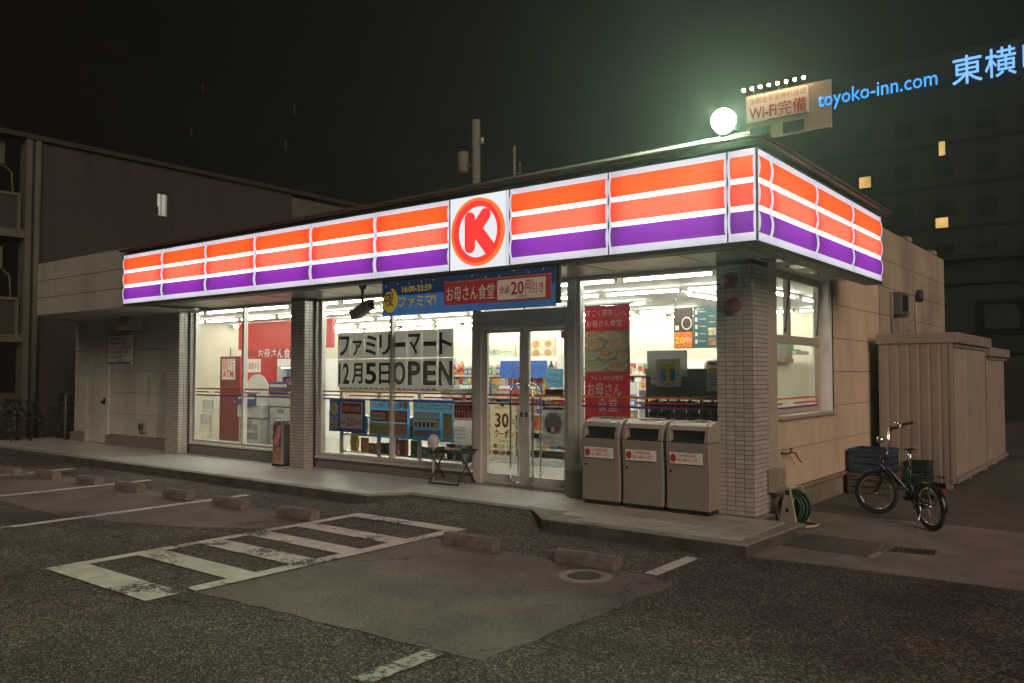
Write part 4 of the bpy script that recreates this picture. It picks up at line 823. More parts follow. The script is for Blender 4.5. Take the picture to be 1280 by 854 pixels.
for i in range(3): plate('figure', ['navy', 'white', 'ink_red'][i], -4.04+.06*i, .88, -3.99+.06*i, .94, .372, q2, .001)
for i in range(4): plate('text_line', 'ink_mid', -4.10, .72+.03*i, -3.93, .727+.03*i, .375, q2, .001)
plate('title_bar', 'ink_grey', -4.12, 1.165, -3.80, 1.195, .375, q2, .001)
q3 = poster('door_poster', 'sky blue poster above a black strip on the right glass door', 'paper_sky', -4.08, 1.455, -3.795, 1.70, .385, .002); plate('black_strip', 'ink_grey', -4.085, 1.345, -3.795, 1.435, .376, q3, .001)
for i in range(3): plate('text_line', 'paper_white', -4.0, 1.53+.045*i, -3.85, 1.54+.045*i, .376, q3, .001)

# ================================================================== objects outside
# --- parking blocks
bm_ = MB().prism_x([(-.065, 0), (.065, 0), (.065, .075), (.045, .115), (-.045, .115), (-.065, .075)], -.30, .30)
bmesh_ = bm_.mesh('parking_block', 'block')
blabels = ['concrete parking block nearest the manhole ring', 'concrete parking block right beside the striped walkway', 'concrete parking block just left of the striped walkway', 'concrete parking block at the end of the second bay line',
           'concrete parking block midway between the second and third bay lines', 'concrete parking block at the end of the third bay line', 'concrete parking block just left of the third bay line', 'concrete parking block at the far bay line', 'concrete parking block at the left edge of the lot']
for (x, y, a), lb in zip([(-1.59, -2.50, 2), (-2.87, -2.53, 3), (-5.44, -2.55, 2), (-6.74, -2.56, 1), (-7.90, -2.57, -1), (-9.10, -2.60, 2), (-10.25, -2.62, 0), (-11.5, -2.68, 3), (-12.55, -2.85, 8)], blabels):
    o = link('parking_block', bmesh_, None, (x, y, .002), R(a)); tag(o, lb, 'parking block', 'parking blocks along the bays'); bv = o.modifiers.new('bevel', 'BEVEL'); bv.width = .010; bv.segments = 2
# --- manhole ring and grate
mh = thing('drain_manhole', 'round drain hole with a pale concrete ring in the parking bay', 'manhole', (-1.40, -2.84, 0))
rg = MB(); n = 40; vs = []
for r, z in ((.225, .004), (.205, .014), (.150, .012), (.142, .006)): vs += [(-1.40+r*math.cos(2*math.pi*i/n), -2.84+r*math.sin(2*math.pi*i/n), z) for i in range(n)]
rg.add(vs, [(k*n+i, k*n+(i+1) % n, (k+1)*n+(i+1) % n, (k+1)*n+i) for k in range(3) for i in range(n)], 0, True).build('ring', 'kerb', mh)
MB().prism([(-1.40+.144*math.cos(2*math.pi*i/n), -2.84+.144*math.sin(2*math.pi*i/n)) for i in range(n)], .0055, .0075).build('pit_cover', 'black', mh)
for i in range(7): h = math.sqrt(.138**2-(-.105+.035*i)**2); box('grate_bar', 'rubber', (-1.40-.105+.035*i-.006, -2.84-h, .0075, -1.40-.105+.035*i+.006, -2.84+h, .011), mh)
gr = thing('drain_grate', 'rectangular drain grate in the concrete beside the bicycle', 'drain grate', (.47, -.28, 0), R(9), local=True)
MB().box(-.25, -.18, .012, .25, -.145, .028).box(-.25, .145, .012, .25, .18, .028).box(-.25, -.145, .012, -.215, .145, .028).box(.215, -.145, .012, .25, .145, .028).build('frame', 'concrete', gr)
MB().box(-.215, -.145, .010, .215, .145, .016).build('pit', 'black', gr)
for i in range(11): MB().box(-.205+.039*i-.006, -.145, .016, -.205+.039*i+.006, .145, .025).build('grate_bar', 'darkgrey', gr)
# --- litter bins
def make_bin():
    t = thing('litter_bin', '', 'litter bin', (0, 0, 0), 0, 'litter bins beside the entrance', local=True)
    W = .255
    prof = [(0, .045), (.018, .30), (.0, .55), (.0, .78)]        # front curve (y inset)
    f = MB(); f.prism_x([(.0, .05), (.38, .05), (.38, .77), (-.014, .77), (-.006, .66), (.006, .52), (.014, .30), (.010, .12)], -W, W); f.build('body', 'bin_body', t, .012)
    side = [(-.012, .775), (.38, .775), (.38, .985), (.24, 1.0), (.13, .985), (.06, .95), (.02, .895), (-.006, .83)]
    for q in (-1, 1): MB().prism_x(side, -W if q < 0 else W-.058, -W+.058 if q < 0 else W).build('hood_side', 'bin_frame', t, .010)
    MB().prism_x([(.02, .905), (.055, .952), (.13, .987), (.24, 1.002), (.38, .987), (.38, .96), (.24, .97), (.13, .95), (.06, .905)], -W+.0585, W-.0585).build('hood', 'bin_frame', t, .004)
    MB().prism_x([(.075, .778), (.075, .90), (.13, .945), (.34, .955), (.34, .778)], -W+.059, W-.059).build('opening', 'bin_dark', t)
    MB().prism_x([(-.010, .773), (.02, .80), (.07, .80), (.07, .773)], -W+.059, W-.059).build('opening_sill', 'bin_dark', t)
    MB().box(-W+.02, .03, 0, W-.02, .37, .05).build('base', 'black', t)
    MB().lathe([(0, -.008), (.013, -.008), (.013, .004)], (-W+.06, .004, .46), 10, axis='y').build('lock', 'blackgloss', t)
    s = MB().box(-W+.05, -.012, .545, W-.075, -.006, .665).build('notice_sticker', 'white', t)
    MB().prism_y([(-W+.095+.035*math.cos(2*math.pi*i/16), .605+.045*math.sin(2*math.pi*i/16)) for i in range(16)], -.016, -.0125).build('hand_mark', 'ink_red', s)
    for j, (a, z, w_) in enumerate((('ごみの持ち込みは', .622, .22), ('固くお断りします。', .572, .25))):
        o = txt(a, .042, (-W+.145, -.0135, z), 'ink_red', None, width=w_, name='lettering'); o.parent = s
    return t
bin0 = make_bin(); index_kids()
bl = ['litter bin with green top labels, leftmost of three by the door', 'middle litter bin of three, with white paper on its top', 'litter bin with a pink top label next to the corner pillar']
for i, lb in enumerate(bl):
    o = bin0 if i == 0 else copy_tree(bin0); o['label'] = lb; o.location = (-2.835+.552*i, -.275, .118)
    if i == 0:
        for dx in (-.12, .07): MB().box(dx, .17, 1.006, dx+.13, .30, 1.009).build('top_label', 'green_pr', o)
    if i == 1: MB().box(-.14, .16, 1.006, .0, .30, 1.010).build('top_label', 'white', o); MB().box(.03, .18, 1.006, .15, .30, 1.009).build('top_label', 'g_cream', o)
    if i == 2: MB().box(-.02, .16, 1.006, .15, .30, 1.009).build('top_label', 'g_pink', o)
# --- stainless ash bin by the pillar
ab = thing('ash_bin', 'stainless ash bin with stickers standing beside the second pillar', 'ash bin', (-9.14, -.02, .12), local=True)
MB().box(-.12, -.10, .02, .12, .10, .70).build('body', 'steel', ab, .02); MB().box(-.125, -.105, .0, .125, .105, .03).build('base', 'black', ab); MB().box(-.10, -.09, .71, .10, .09, .735).build('ash_tray', 'darkgrey', ab)
MB().tube([(-.11, -.09, .70), (-.11, -.09, .77), (.0, -.09, .79), (.11, -.09, .77), (.11, -.09, .70)], .010, 6).build('rim_bar', 'chrome', ab)
MB().prism_y([(-.1, .35), (.02, .33), (.10, .55), (.10, .68), (.02, .66), (-.04, .5)], -.104, -.101).build('sticker', 'g_pink', ab); MB().box(-.1, -.104, .06, .1, -.101, .30).build('sticker', 'wood_pr', ab)
# --- folding table with tray and bag
ft = thing('folding_table', 'small black wire folding table before the poster window', 'table', (-5.46, .08, .12), R(4), local=True); f = MB()
f.tube([(-.30, -.17, .44), (.30, -.17, .44), (.30, .17, .46), (-.30, .17, .46), (-.30, -.17, .44)], .011, 6); f.build('top_frame', 'black', ft)
g = MB()
for i in range(13): g.tube([(-.29+.048*i, -.17, .437), (-.29+.048*i, .17, .452)], .0035, 5)
for i in range(4): g.tube([(-.30, -.12+.08*i, .442), (.30, -.12+.08*i, .442)], .004, 5)
g.build('wire_tray', 'black', ft); MB().box(-.29, -.16, .418, .29, .16, .432).build('tray', 'darkgrey', ft, .004)
for s in (-1, 1): MB().tube([(s*.26, -.16, .43), (s*.26, .19, .01)], .011, 6).build('leg', 'black', ft); MB().tube([(s*.24, .16, .44), (s*.24, -.19, .01)], .011, 6).build('leg', 'black', ft)
MB().tube([(-.26, -.19, .01), (.26, -.19, .01)], .011, 6).build('foot_bar', 'black', ft); MB().tube([(-.26, .19, .01), (.26, .19, .01)], .011, 6).build('foot_bar', 'black', ft)
for i, (dx, c, nm) in enumerate(((-.06, 'g_white', 'white'), (.05, 'g_pink', 'pink'), (.15, 'g_teal', 'blue'))):
    o = MB().box(-.035, -.025, 0, .035, .025, .03).box(-.03, -.027, .006, .03, -.025, .024, 1).build('card_box', [c, 'g_white'], None, .003); o.location = (-5.46+dx, .05, .582); tag(o, 'small %s card box on the folding table' % nm, 'box')
bgm = MB(); random.seed(5); vs = []; nr, ns = 7, 12
for j in range(nr):
    t = j/(nr-1); r = .035+.085*math.sin(math.pi*min(1, t*.9+.12))**.8
    for i in range(ns): a = 2*math.pi*i/ns; q = r*random.uniform(.75, 1.15); vs.append((q*math.cos(a)*1.1, q*math.sin(a)*.6, .20*t+random.uniform(-.012, .012)))
bgm.add(vs, [(j*ns+i, j*ns+(i+1) % ns, (j+1)*ns+(i+1) % ns, (j+1)*ns+i) for j in range(nr-1) for i in range(ns)]); bgm.add([], [])
bgo = thing('plastic_bag', 'crumpled white plastic bag hung on a hook at the folding table', 'bag', (-5.74, .0, .60), local=True); bgx = bgm.build('bag_body', 'bag', bgo); bgx.scale = (.85, .85, .9); MB().tube([(0, 0, .19), (0, 0, .30), (.02, 0, .335), (.05, 0, .32), (.05, 0, .29)], .006, 6).build('hook', 'steel', bgo); MB().tube([(.0, 0, -.48), (0, 0, .02)], .016, 8).build('post', 'lightgrey', bgo)
# --- surveillance camera
cc = thing('surveillance_camera', 'grey surveillance camera hanging under the canopy', 'camera', (-6.22, -.9, 2.87), local=True)
MB().lathe([(0, 0), (.055, 0), (.05, -.06), (.03, -.09), (0, -.09)], n=14).build('mount', 'darkgrey', cc); MB().tube([(0, 0, -.08), (0, 0, -.30)], .022, 8).build('drop_pole', 'darkgrey', cc); MB().tube([(0, 0, -.27), (.02, 0, -.34)], .03, 8).build('knuckle', 'darkgrey', cc)
cb = MB().box(-.24, -.06, -.055, .22, .06, .055).build('housing', 'midgrey', cc, .015); cb.location = (.0, 0, -.375); cb.rotation_euler = (R(8), R(-16), R(-12))
sh = MB().prism_x([(-.075, .05), (.075, .05), (.06, .075), (-.06, .075)], -.27, .25).build('sun_shield', 'midgrey', cb); ln = MB().lathe([(0, .225), (.045, .225), (.045, .24), (.03, .232), (0, .232)], n=14, axis='x').build('lens', 'blackgloss', cb)
# --- banner under the fascia
B = thing('vinyl_banner', 'long blue vinyl banner with yellow moon and 20 yen offer under the sign', 'banner', (-4.1, -1.15, 2.6)); YB = -1.15
def bshell(x0, x1, z0, z1, y, m, name, amp=.010): return wavy(name, m, x0, x1, z0, z1, y, B, amp, 40, 6, 0)
bshell(-5.50, -2.80, 2.372, 2.835, YB, 'bluefab', 'sheet', .004); plate('night_strip', 'navyfab', -5.495, 2.62, -2.805, 2.832, YB-.008, B, .002)
box('fold', 'black', (-2.80, YB-.01, 2.40, -2.745, YB+.03, 2.835), B, .006)
plate('red_field', 'redfab', -4.42, 2.455, -2.85, 2.725, YB-.012, B, .002); plate('red_edge', 'orange_pr', -4.42, 2.722, -2.85, 2.732, YB-.014, B, .002); plate('offer_card', 'whitevinyl', -3.60, 2.475, -2.93, 2.700, YB-.016, B, .002)
txt('お母さん食堂', .19, (-4.38, YB-.018, 2.51), 'whitevinyl', B, width=.74, bold=.006); txt('全品', .085, (-3.57, YB-.019, 2.555), 'ink_red', B, width=.15, bold=.003); txt('20', .20, (-3.40, YB-.019, 2.53), 'ink_red', B, width=.18, bold=.004); txt('円引き', .13, (-3.20, YB-.019, 2.54), 'ink_red', B, width=.25, bold=.003); txt('(税込)', .035, (-3.19, YB-.019, 2.655), 'ink_red', B); txt('11/30まで', .035, (-3.30, YB-.019, 2.49), 'ink_red', B)
txt('16:00-23:59', .105, (-5.13, YB-.014, 2.655), 'yellowvinyl', B, width=.50, bold=.006); txt('ファミマ!', .16, (-5.19, YB-.014, 2.475), 'yellowvinyl', B, width=.64, bold=.008)
mo = MB(); pts = []
for i in range(25): a = R(75)-R(260)*i/24; pts.append((-5.345+.135*math.cos(a), 2.565+.155*math.sin(a)))
for i in range(25): a = R(-185)+R(245)*i/24; pts.append((-5.375+.098*math.cos(a), 2.595+.112*math.sin(a)))
mo.prism_y(pts, YB-.016, YB-.013).build('moon', 'yellowvinyl', B); txt('夜', .19, (-5.455, YB-.018, 2.505), 'navy', B, width=.18, bold=.010)
disc_y('moon_face', 'yellowvinyl', -5.37, 2.575, .10, YB-.0125, B, rx=.09)
random.seed(3)
for i in range(13): disc_y('star', 'yellowvinyl', -5.42+.205*i, 2.765+random.uniform(-.03, .03), .010, YB-.011, B, rx=.008, n=8)
B.scale = (.97, .97, .97); B.location = (-3.915, -1.425, 2.572)
# --- alarms on the corner pillar
a1 = thing('warning_lamp', 'dark red dome warning lamp high on the corner pillar', 'alarm', (-1.33, -.01, 2.657)); MB().lathe([(.075, -.008), (.075, -.03), (.07, -.08), (.05, -.115), (0, -.13)], (-1.33, 0, 2.657), 20, axis='y').build('dome', 'alarm_red', a1); MB().lathe([(.085, -.008), (.085, -.025), (0, -.025)], (-1.33, 0, 2.657), 20, axis='y').build('base', 'darkgrey', a1)
a2 = thing('alarm_bell', 'round red alarm bell below the warning lamp on the pillar', 'alarm', (-1.285, -.01, 2.376)); MB().lathe([(.088, -.035), (.085, -.055), (.06, -.075), (0, -.08)], (-1.285, 0, 2.376), 24, axis='y').build('gong', 'alarm_red', a2); MB().lathe([(0, -.09), (.018, -.09), (.018, -.075)], (-1.285, 0, 2.376), 12, axis='y').build('hub', 'black', a2); box('back_box', 'midgrey', (-1.33, -.036, 2.33, -1.24, -.007, 2.47), a2, .006)
# --- roof lamp
RL = thing('flood_lamp', 'brilliant greenish white flood lamp on the roof corner', 'lamp', (-.844, -1.25, 3.75))
mbs = MB(); mbs.lathe([(.105*math.sin(math.pi*i/10), .105*math.cos(math.pi*i/10)) for i in range(11)], (-.844, -1.30, 4.00), 24); mbs.build('bulb', 'lamp', RL)
MB().lathe([(.118, .035), (.115, .08), (.08, .15), (.05, .20), (.04, .30), (0, .31)], (-.844, -1.30, 4.00), 20, axis='y').build('housing', 'black', RL); MB().tube([(-.844, -1.05, 3.74), (-.844, -1.05, 3.98)], .02, 8).build('bracket', 'black', RL)
# --- wall fittings on the side wall
eb = thing('junction_box', 'beige junction box on the corner of the side wall', 'electric box', (-1.04, .48, .33)); box('box', 'shed', (-1.083, .36, .34, -.965, .56, .60), eb, .008); box('lid', 'shed', (-.964, .37, .35, -.955, .55, .59), eb, .004); disc = MB().lathe([(0, 0), (.02, 0), (.02, .008), (0, .008)], (-.955, .46, .46), 10, axis='x').build('cable_plug', 'midgrey', eb)
tp = thing('bent_tap', 'black bent tap sticking out of the side wall', 'tap', (-1.06, 1.0, .7)); MB().tube([(-1.10, .78, .74), (-1.03, .82, .73), (-1.01, .93, .745), (-1.01, 1.05, .72), (-1.01, 1.12, .66), (-1.0, 1.22, .60)], [.012, .011, .009, .009, .008, .006], 8).build('spout', 'black', tp); MB().tube([(-1.02, .92, .745), (-1.02, .92, .78)], .008, 6).tube([(-1.02, .88, .782), (-1.02, .96, .782)], .008, 6).build('valve', 'black', tp)
em = thing('electric_meter', 'dark electric meter on the side wall above the shed', 'meter', (-1.05, 6.1, 2.3)); box('meter', 'darkgrey', (-1.074, 5.85, 2.58, -.92, 6.35, 2.96), em, .02); box('meter_glass', 'hotel_pane', (-.918, 5.95, 2.66, -.905, 6.25, 2.9), em); box('lower_box', 'shed', (-1.074, 5.9, 2.22, -.95, 6.3, 2.54), em, .01); MB().tube([(-1.04, 5.75, 2.2), (-1.04, 5.75, 2.95)], .02, 6).build('conduit', 'midgrey', em); box('switch_box', 'shed', (-1.074, 6.45, 2.35, -.98, 6.75, 2.62), em, .01)
wl = thing('wall_lamp', 'small dark unlit lamp with a conduit on the rear side wall', 'lamp', (-1.05, 7.55, 2.9)); MB().lathe([(0, -.12), (.05, -.1), (.06, 0), (.05, .1), (0, .12)], (-1.0, 7.58, 3.02), 12).build('shade', 'black', wl); MB().tube([(-1.05, 7.5, 2.3), (-1.05, 7.5, 2.9)], .015, 6).build('conduit', 'siding', wl)
# --- notice board on the wing wall
nb = thing('parking_notice', 'white parking notice board with yellow heading on the left wing wall', 'notice board', (-15.1, .28, 1.8)); box('board', 'white_fab', (-15.58, .262, 1.82, -14.60, .285, 2.60), nb, .004); plate('heading', 'teal_pr', -15.56, 2.44, -14.62, 2.585, .258, nb, .004); txt('駐車場', .15, (-15.52, .255, 2.455), 'yellow', nb, width=.45, bold=.006); txt('お知らせ', .15, (-15.0, .255, 2.455), 'yellow', nb, width=.36, bold=.006)
for j, (s_, w_) in enumerate((('お客様専用駐車場です。', .80), ('無断駐車はご遠慮', .62), ('ください。長時間の駐車', .84), ('発見次第警察に連絡', .72), ('いたします。', .50))): txt(s_, .075, (-15.48, .259, 2.345-.095*j), 'ink', nb, width=w_, bold=.003)
plate('bottom_bar', 'navy', -15.56, 1.84, -14.62, 1.875, .258, nb, .003); txt('管理者', .06, (-15.2, .259, 1.885), 'ink_red', nb, width=.3)
# --- crates
def crate(name, label, m, x0, y0, z0, x1, y1, z1):
    t = thing(name, label, 'crate', ((x0+x1)/2, (y0+y1)/2, z0)); h = (z1-z0)
    box('base', m, (x0+.01, y0+.01, z0, x1-.01, y1-.01, z0+.02), t)
    for i in range(3):
        a = z0+.02+h*(.02+.31*i); b = a+h*.24
        MB().box(x0, y0, a, x1, y0+.015, b).box(x0, y1-.015, a, x1, y1, b).box(x0, y0+.015, a, x0+.015, y1-.015, b).box(x1-.015, y0+.015, a, x1, y1-.015, b).build('side_band', m, t, .003)
    MB().box(x0-.01, y0-.01, z1-.03, x1+.01, y0+.02, z1).box(x0-.01, y1-.02, z1-.03, x1+.01, y1+.01, z1).box(x0-.01, y0+.02, z1-.03, x0+.02, y1-.02, z1).box(x1-.02, y0+.02, z1-.03, x1+.01, y1-.02, z1).build('rim', m, t, .004)
    for x, y in ((x0, y0), (x1-.03, y0), (x0, y1-.03), (x1-.03, y1-.03)): box('corner_post', m, (x+.001, y+.001, z0+.02, x+.029, y+.029, z1-.03), t)
    return t
crate('plastic_crate', 'brown plastic crate on the ground against the side wall', 'browncrate', -1.04, 3.15, .016, -.50, 3.75, .30); crate('plastic_crate', 'blue plastic crate stacked on the brown crate by the side wall', 'bluecrate', -1.03, 3.2, .305, -.52, 3.75, .62); crate('plastic_crate', 'dark green crate behind the bicycle saddle beside the shed', 'greencrate', -.50, 3.90, .016, -.20, 4.3, .42)
# --- hose reel
hr = thing('hose_reel', 'beige hose reel stand with green hose at the corner of the walkway', 'hose reel', (-.82, .42, .016), R(-12), local=True)
for y in (-.12, .12): MB().prism_y([(-.11, .02), (.11, .02), (.035, .40), (.0, .42), (-.035, .40)], y-.01, y+.01).build('side_plate', 'reel', hr, .008)
for y, s in ((-.131, -1), (.131, 1)): MB().prism_y([(-.025, .33), (.025, .33), (.02, .38), (-.02, .38)], min(y, y+s*.002), max(y, y+s*.002)).lathe([(0, y), (.02, y), (.02, y+s*.004), (0, y+s*.004)], (0, 0, .17), 12, axis='y').build('hub_hole', 'black', hr)
MB().tube([(0, -.12, .40), (0, .12, .40)], .014, 8).build('carry_bar', 'reel', hr); MB().tube([(-.1, -.12, .02), (.22, -.12, .02), (.25, 0, .02), (.22, .12, .02), (-.1, .12, .02)], .014, 6).build('foot', 'reel', hr)
hh = MB()
for i in range(7): hh.torus((0, -.09+.03*i, .19), .135+.012*(i % 2), .014, (0, 1, 0), 28, 6)
hh.torus((0, -.02, .19), .165, .014, (0, 1, .03), 28, 6).torus((0, .04, .19), .17, .014, (0, 1, -.04), 28, 6); hh.build('hose', 'hose', hr)

# --- bicycle, built along local +X (front), rear contact at origin
def make_bike(label, group=None):
    t = thing('folding_bicycle', label, 'bicycle', (0, 0, 0), 0, group, local=True); r = .245; WB = 1.02
    def wheel(parent_name, cx, par, rz):
        w = MB().torus((0, 0, 0), r-.022, .024, (0, 1, 0), 36, 8).build(parent_name, 'rubber', par); w.location = (cx, 0, r); w.rotation_euler.z = rz
        MB().torus((0, 0, 0), r-.055, .013, (0, 1, 0), 36, 6).build('rim', 'chrome', w)
        sp = MB()
        for i in range(18): a = 2*math.pi*i/18; s = .02 if i % 2 else -.02; sp.tube([(.018*math.cos(a+.5), s, .018*math.sin(a+.5)), ((r-.058)*math.cos(a), 0, (r-.058)*math.sin(a))], .0016, 4, cap=False)
        sp.build('spokes', 'steel', w); MB().tube([(0, -.05, 0), (0, .05, 0)], .02, 10).build('hub', 'steel', w)
        return w
    ST_ = R(42)
    wheel('wheel', 0, t, 0); fw = wheel('wheel', WB, t, ST_)
    fr = MB(); fr.tube([(.33, 0, .30), (.80, 0, .56), (.86, 0, .60)], [.024, .026, .026], 10); fr.tube([(.36, 0, .27), (.30, 0, .62)], .018, 10).tube([(.855, 0, .50), (.835, 0, .68)], .024, 10)
    for s in (-1, 1): fr.tube([(.36, s*.03, .28), (0, s*.055, r)], .010, 8).tube([(.325, s*.02, .48), (0, s*.055, r)], .008, 8)
    fr.tube([(.36, -.05, .28), (.36, .05, .28)], .024, 10); fr.build('frame', 'blackgloss', t)
    MB().tube([(.40, -.022, .345), (.80, -.024, .565)], .009, 6).build('frame_decal', 'white', t)  # white decal, enlarged to paint in a highlight along the frame
    MB().tube([(.305, 0, .58), (.275, 0, .80)], .014, 8).build('seat_post', 'chrome', t)
    sd = MB(); ns = 14; vs = []
    for k, z in ((0, .80), (1, .835)):
        for i in range(ns): 
            a = 2*math.pi*i/ns; x = math.cos(a); w_ = .085*(1-.62*max(0, (x+1)/2)) ; vs.append((.265+.135*x, w_*math.sin(a)*(1 if k else .75), z+(.02 if x < -.5 else 0)))
    sd.add(vs, [tuple(range(ns))[::-1], tuple(range(ns, 2*ns))]+[(i, (i+1) % ns, (i+1) % ns+ns, i+ns) for i in range(ns)], 0); so = sd.build('saddle', 'saddle', t, .012)
    # steering assembly
    c, s = math.cos(ST_), math.sin(ST_)
    def st(x, y, z): return (WB+(x*c-y*s), x*s+y*c, z)
    fk = MB()
    for q in (-1, 1): fk.tube([st(-.13, q*.045, .52), st(-.06, q*.048, .40), st(0, q*.05, r)], .011, 8)
    fk.tube([st(-.13, -.045, .52), st(-.13, .045, .52)], .014, 8); fk.build('fork', 'blackgloss', t)
    MB().tube([st(-.15, 0, .66), st(-.20, 0, .98)], .016, 8).tube([st(-.16, -.03, .70), st(-.16, .05, .70)], .012, 8).build('stem', 'chrome', t)
    MB().tube([st(-.33, -.25, 1.02), st(-.26, -.20, 1.01), st(-.20, -.07, .97), st(-.20, .07, .97), st(-.26, .20, 1.01), st(-.33, .25, 1.02)], .011, 8).build('handlebar', 'chrome', t)
    for q in (-1, 1): MB().tube([st(-.28, q*.215, 1.012), st(-.38, q*.275, 1.03)], .016, 8).build('grip', 'rubber', t); MB().tube([st(-.24, q*.15, 1.0), st(-.30, q*.21, .975)], .006, 6).build('brake_lever', 'chrome', t)
    MB().lathe([(0, 0), (.03, .005), (.032, .02), (0, .04)], st(-.24, -.16, 1.02), 12).build('bell', 'chrome', t)
    hl = MB().lathe([(0, -.03), (.03, -.03), (.042, .02), (.04, .035), (0, .035)], (0, 0, 0), 14, axis='x').build('headlamp', 'chrome', t); hl.location = st(-.10, 0, .86); hl.rotation_euler.z = ST_; MB().lathe([(0, .036), (.038, .036)], (0, 0, 0), 14, axis='x').build('lens', 'white', hl)
    def fender(cx, rz, a0, a1, nm):
        mb = MB(); vs = []; n = 14
        for i in range(n+1):
            a = a0+(a1-a0)*i/n
            for y, d in ((-.03, 0), (-.018, .012), (.018, .012), (.03, 0)): vs.append(((r+.012+d)*math.cos(a), y, (r+.012+d)*math.sin(a)))
        o = mb.add(vs, [(i*4+j, i*4+j+1, i*4+j+5, i*4+j+4) for i in range(n) for j in range(3)], 0, True).build(nm, 'blackgloss', t); o.location = (cx, 0, r); o.rotation_euler.z = rz
    fender(0, 0, R(25), R(185), 'rear_fender'); fender(WB, ST_, R(60), R(150), 'front_fender')
    rk = MB()
    for q in (-1, 1): rk.tube([(.22, q*.055, .56), (-.22, q*.055, .57)], .006, 6).tube([(-.14, q*.055, .565), (0, q*.06, r)], .005, 6)
    for x in (.1, -.05, -.2): rk.tube([(x, -.055, .566), (x, .055, .566)], .005, 6)
    rk.build('rear_rack', 'black', t); MB().lathe([(0, 0), (.026, 0), (.026, -.015), (0, -.02)], (-.255, 0, .44), 12, axis='x').build('reflector', 'alarm_red', t)
    MB().tube([(.03, .06, .24), (.0, .19, .008)], .007, 6).build('kickstand', 'chrome', t)
    MB().lathe([(.055, -.064), (.085, -.064), (.085, -.060), (.055, -.060)], (.36, 0, .28), 24, axis='y').build('chainring', 'steel', t); MB().prism_x([(-.072, .30), (-.058, .30), (-.058, .355), (-.072, .355)], .0, .40).prism_x([(-.072, .215), (-.058, .215), (-.058, .222), (-.072, .222)], .0, .38).build('chain_guard', 'black', t)
    for q, a in ((-1, R(-60)), (1, R(120))): 
        px, pz = .36+.15*math.cos(a), .28+.15*math.sin(a); MB().tube([(.36, q*.075, .28), (px, q*.085, pz)], .009, 6).build('crank', 'steel', t); MB().box(px-.04, min(q*.09, q*.16), pz-.012, px+.04, max(q*.09, q*.16), pz+.012).build('pedal', 'steel' if q < 0 else 'black', t)
    return t
bk = make_bike('black folding bicycle leaning on its kickstand beside the drain grate'); bk.location = (.42, .97, .014); bk.rotation_euler = (R(-4), 0, R(134))
index_kids(); b2 = copy_tree(bk); b2['label'] = 'dark bicycle cut off at the right edge of the picture'; b2.location = (.95, 9.3, .016); b2.rotation_euler = (R(3), 0, R(70))

# --- storage sheds
def shed(x0, x1, y0, y1, h, label, slats):
    t = thing('storage_shed', label, 'shed', ((x0+x1)/2, (y0+y1)/2, 0), 0, 'storage sheds beside the side wall')
    box('body', 'shed', (x0, y0, .10, x1, y1, h-.15), t); box('roof', 'shed', (x0-.03, y0-.03, h-.15, x1+.10, y1+.02, h), t, .01)
    n = 7; w = (x1-x0)/n
    for i in range(n): 
        a = x0+w*i
        MB().prism([(a+.006, y0), (a+w-.006, y0), (a+w-.03, y0-.007), (a+.03, y0-.007)], .115, h-.16).build('wall_panel', 'shed', t)
    box('corner_post', 'shed', (x1-.03, y0-.015, .10, x1+.015, y0+.06, h-.152), t, .004)
    L = y1-y0
    box('opening', 'shed_dark', (x1-.001, y0+.08, .16, x1+.003, y1-.05, h-.2), t)
    k = int((L-.14)/.125)
    for i in range(k):
        a = y0+.09+.125*i; dark = slats and .0 <= i < 8
        MB().prism([(x1, a+(.070 if dark else .006)), (x1, a+.119), (x1+.018, a+.112), (x1+.018, a+(.078 if dark else .02))], .17, h-.21).build('door_slat', 'shed', t)
    box('track', 'shed', (x1, y0+.06, .10, x1+.05, y1, .16), t); box('track', 'shed', (x1, y0+.06, h-.205, x1+.045, y1, h-.15), t)
    box('door_handle', 'midgrey', (x1+.014, y0+1.25, 1.0, x1+.03, y0+1.32, 1.2), t, .004)
    for x in (x0+.05, x1-.06):
        for y in (y0+.0, y0+L*.5, y1-.08): box('leg', 'shed', (x-.035, y, .016, x+.045, y+.08, .10), t)
    return t
shed(-.93, .03, 4.42, 7.35, 2.22, 'large beige metal storage shed with partly open slatted door', True); shed(-.93, .03, 7.42, 9.55, 2.08, 'lower beige metal storage shed behind the large one', False)

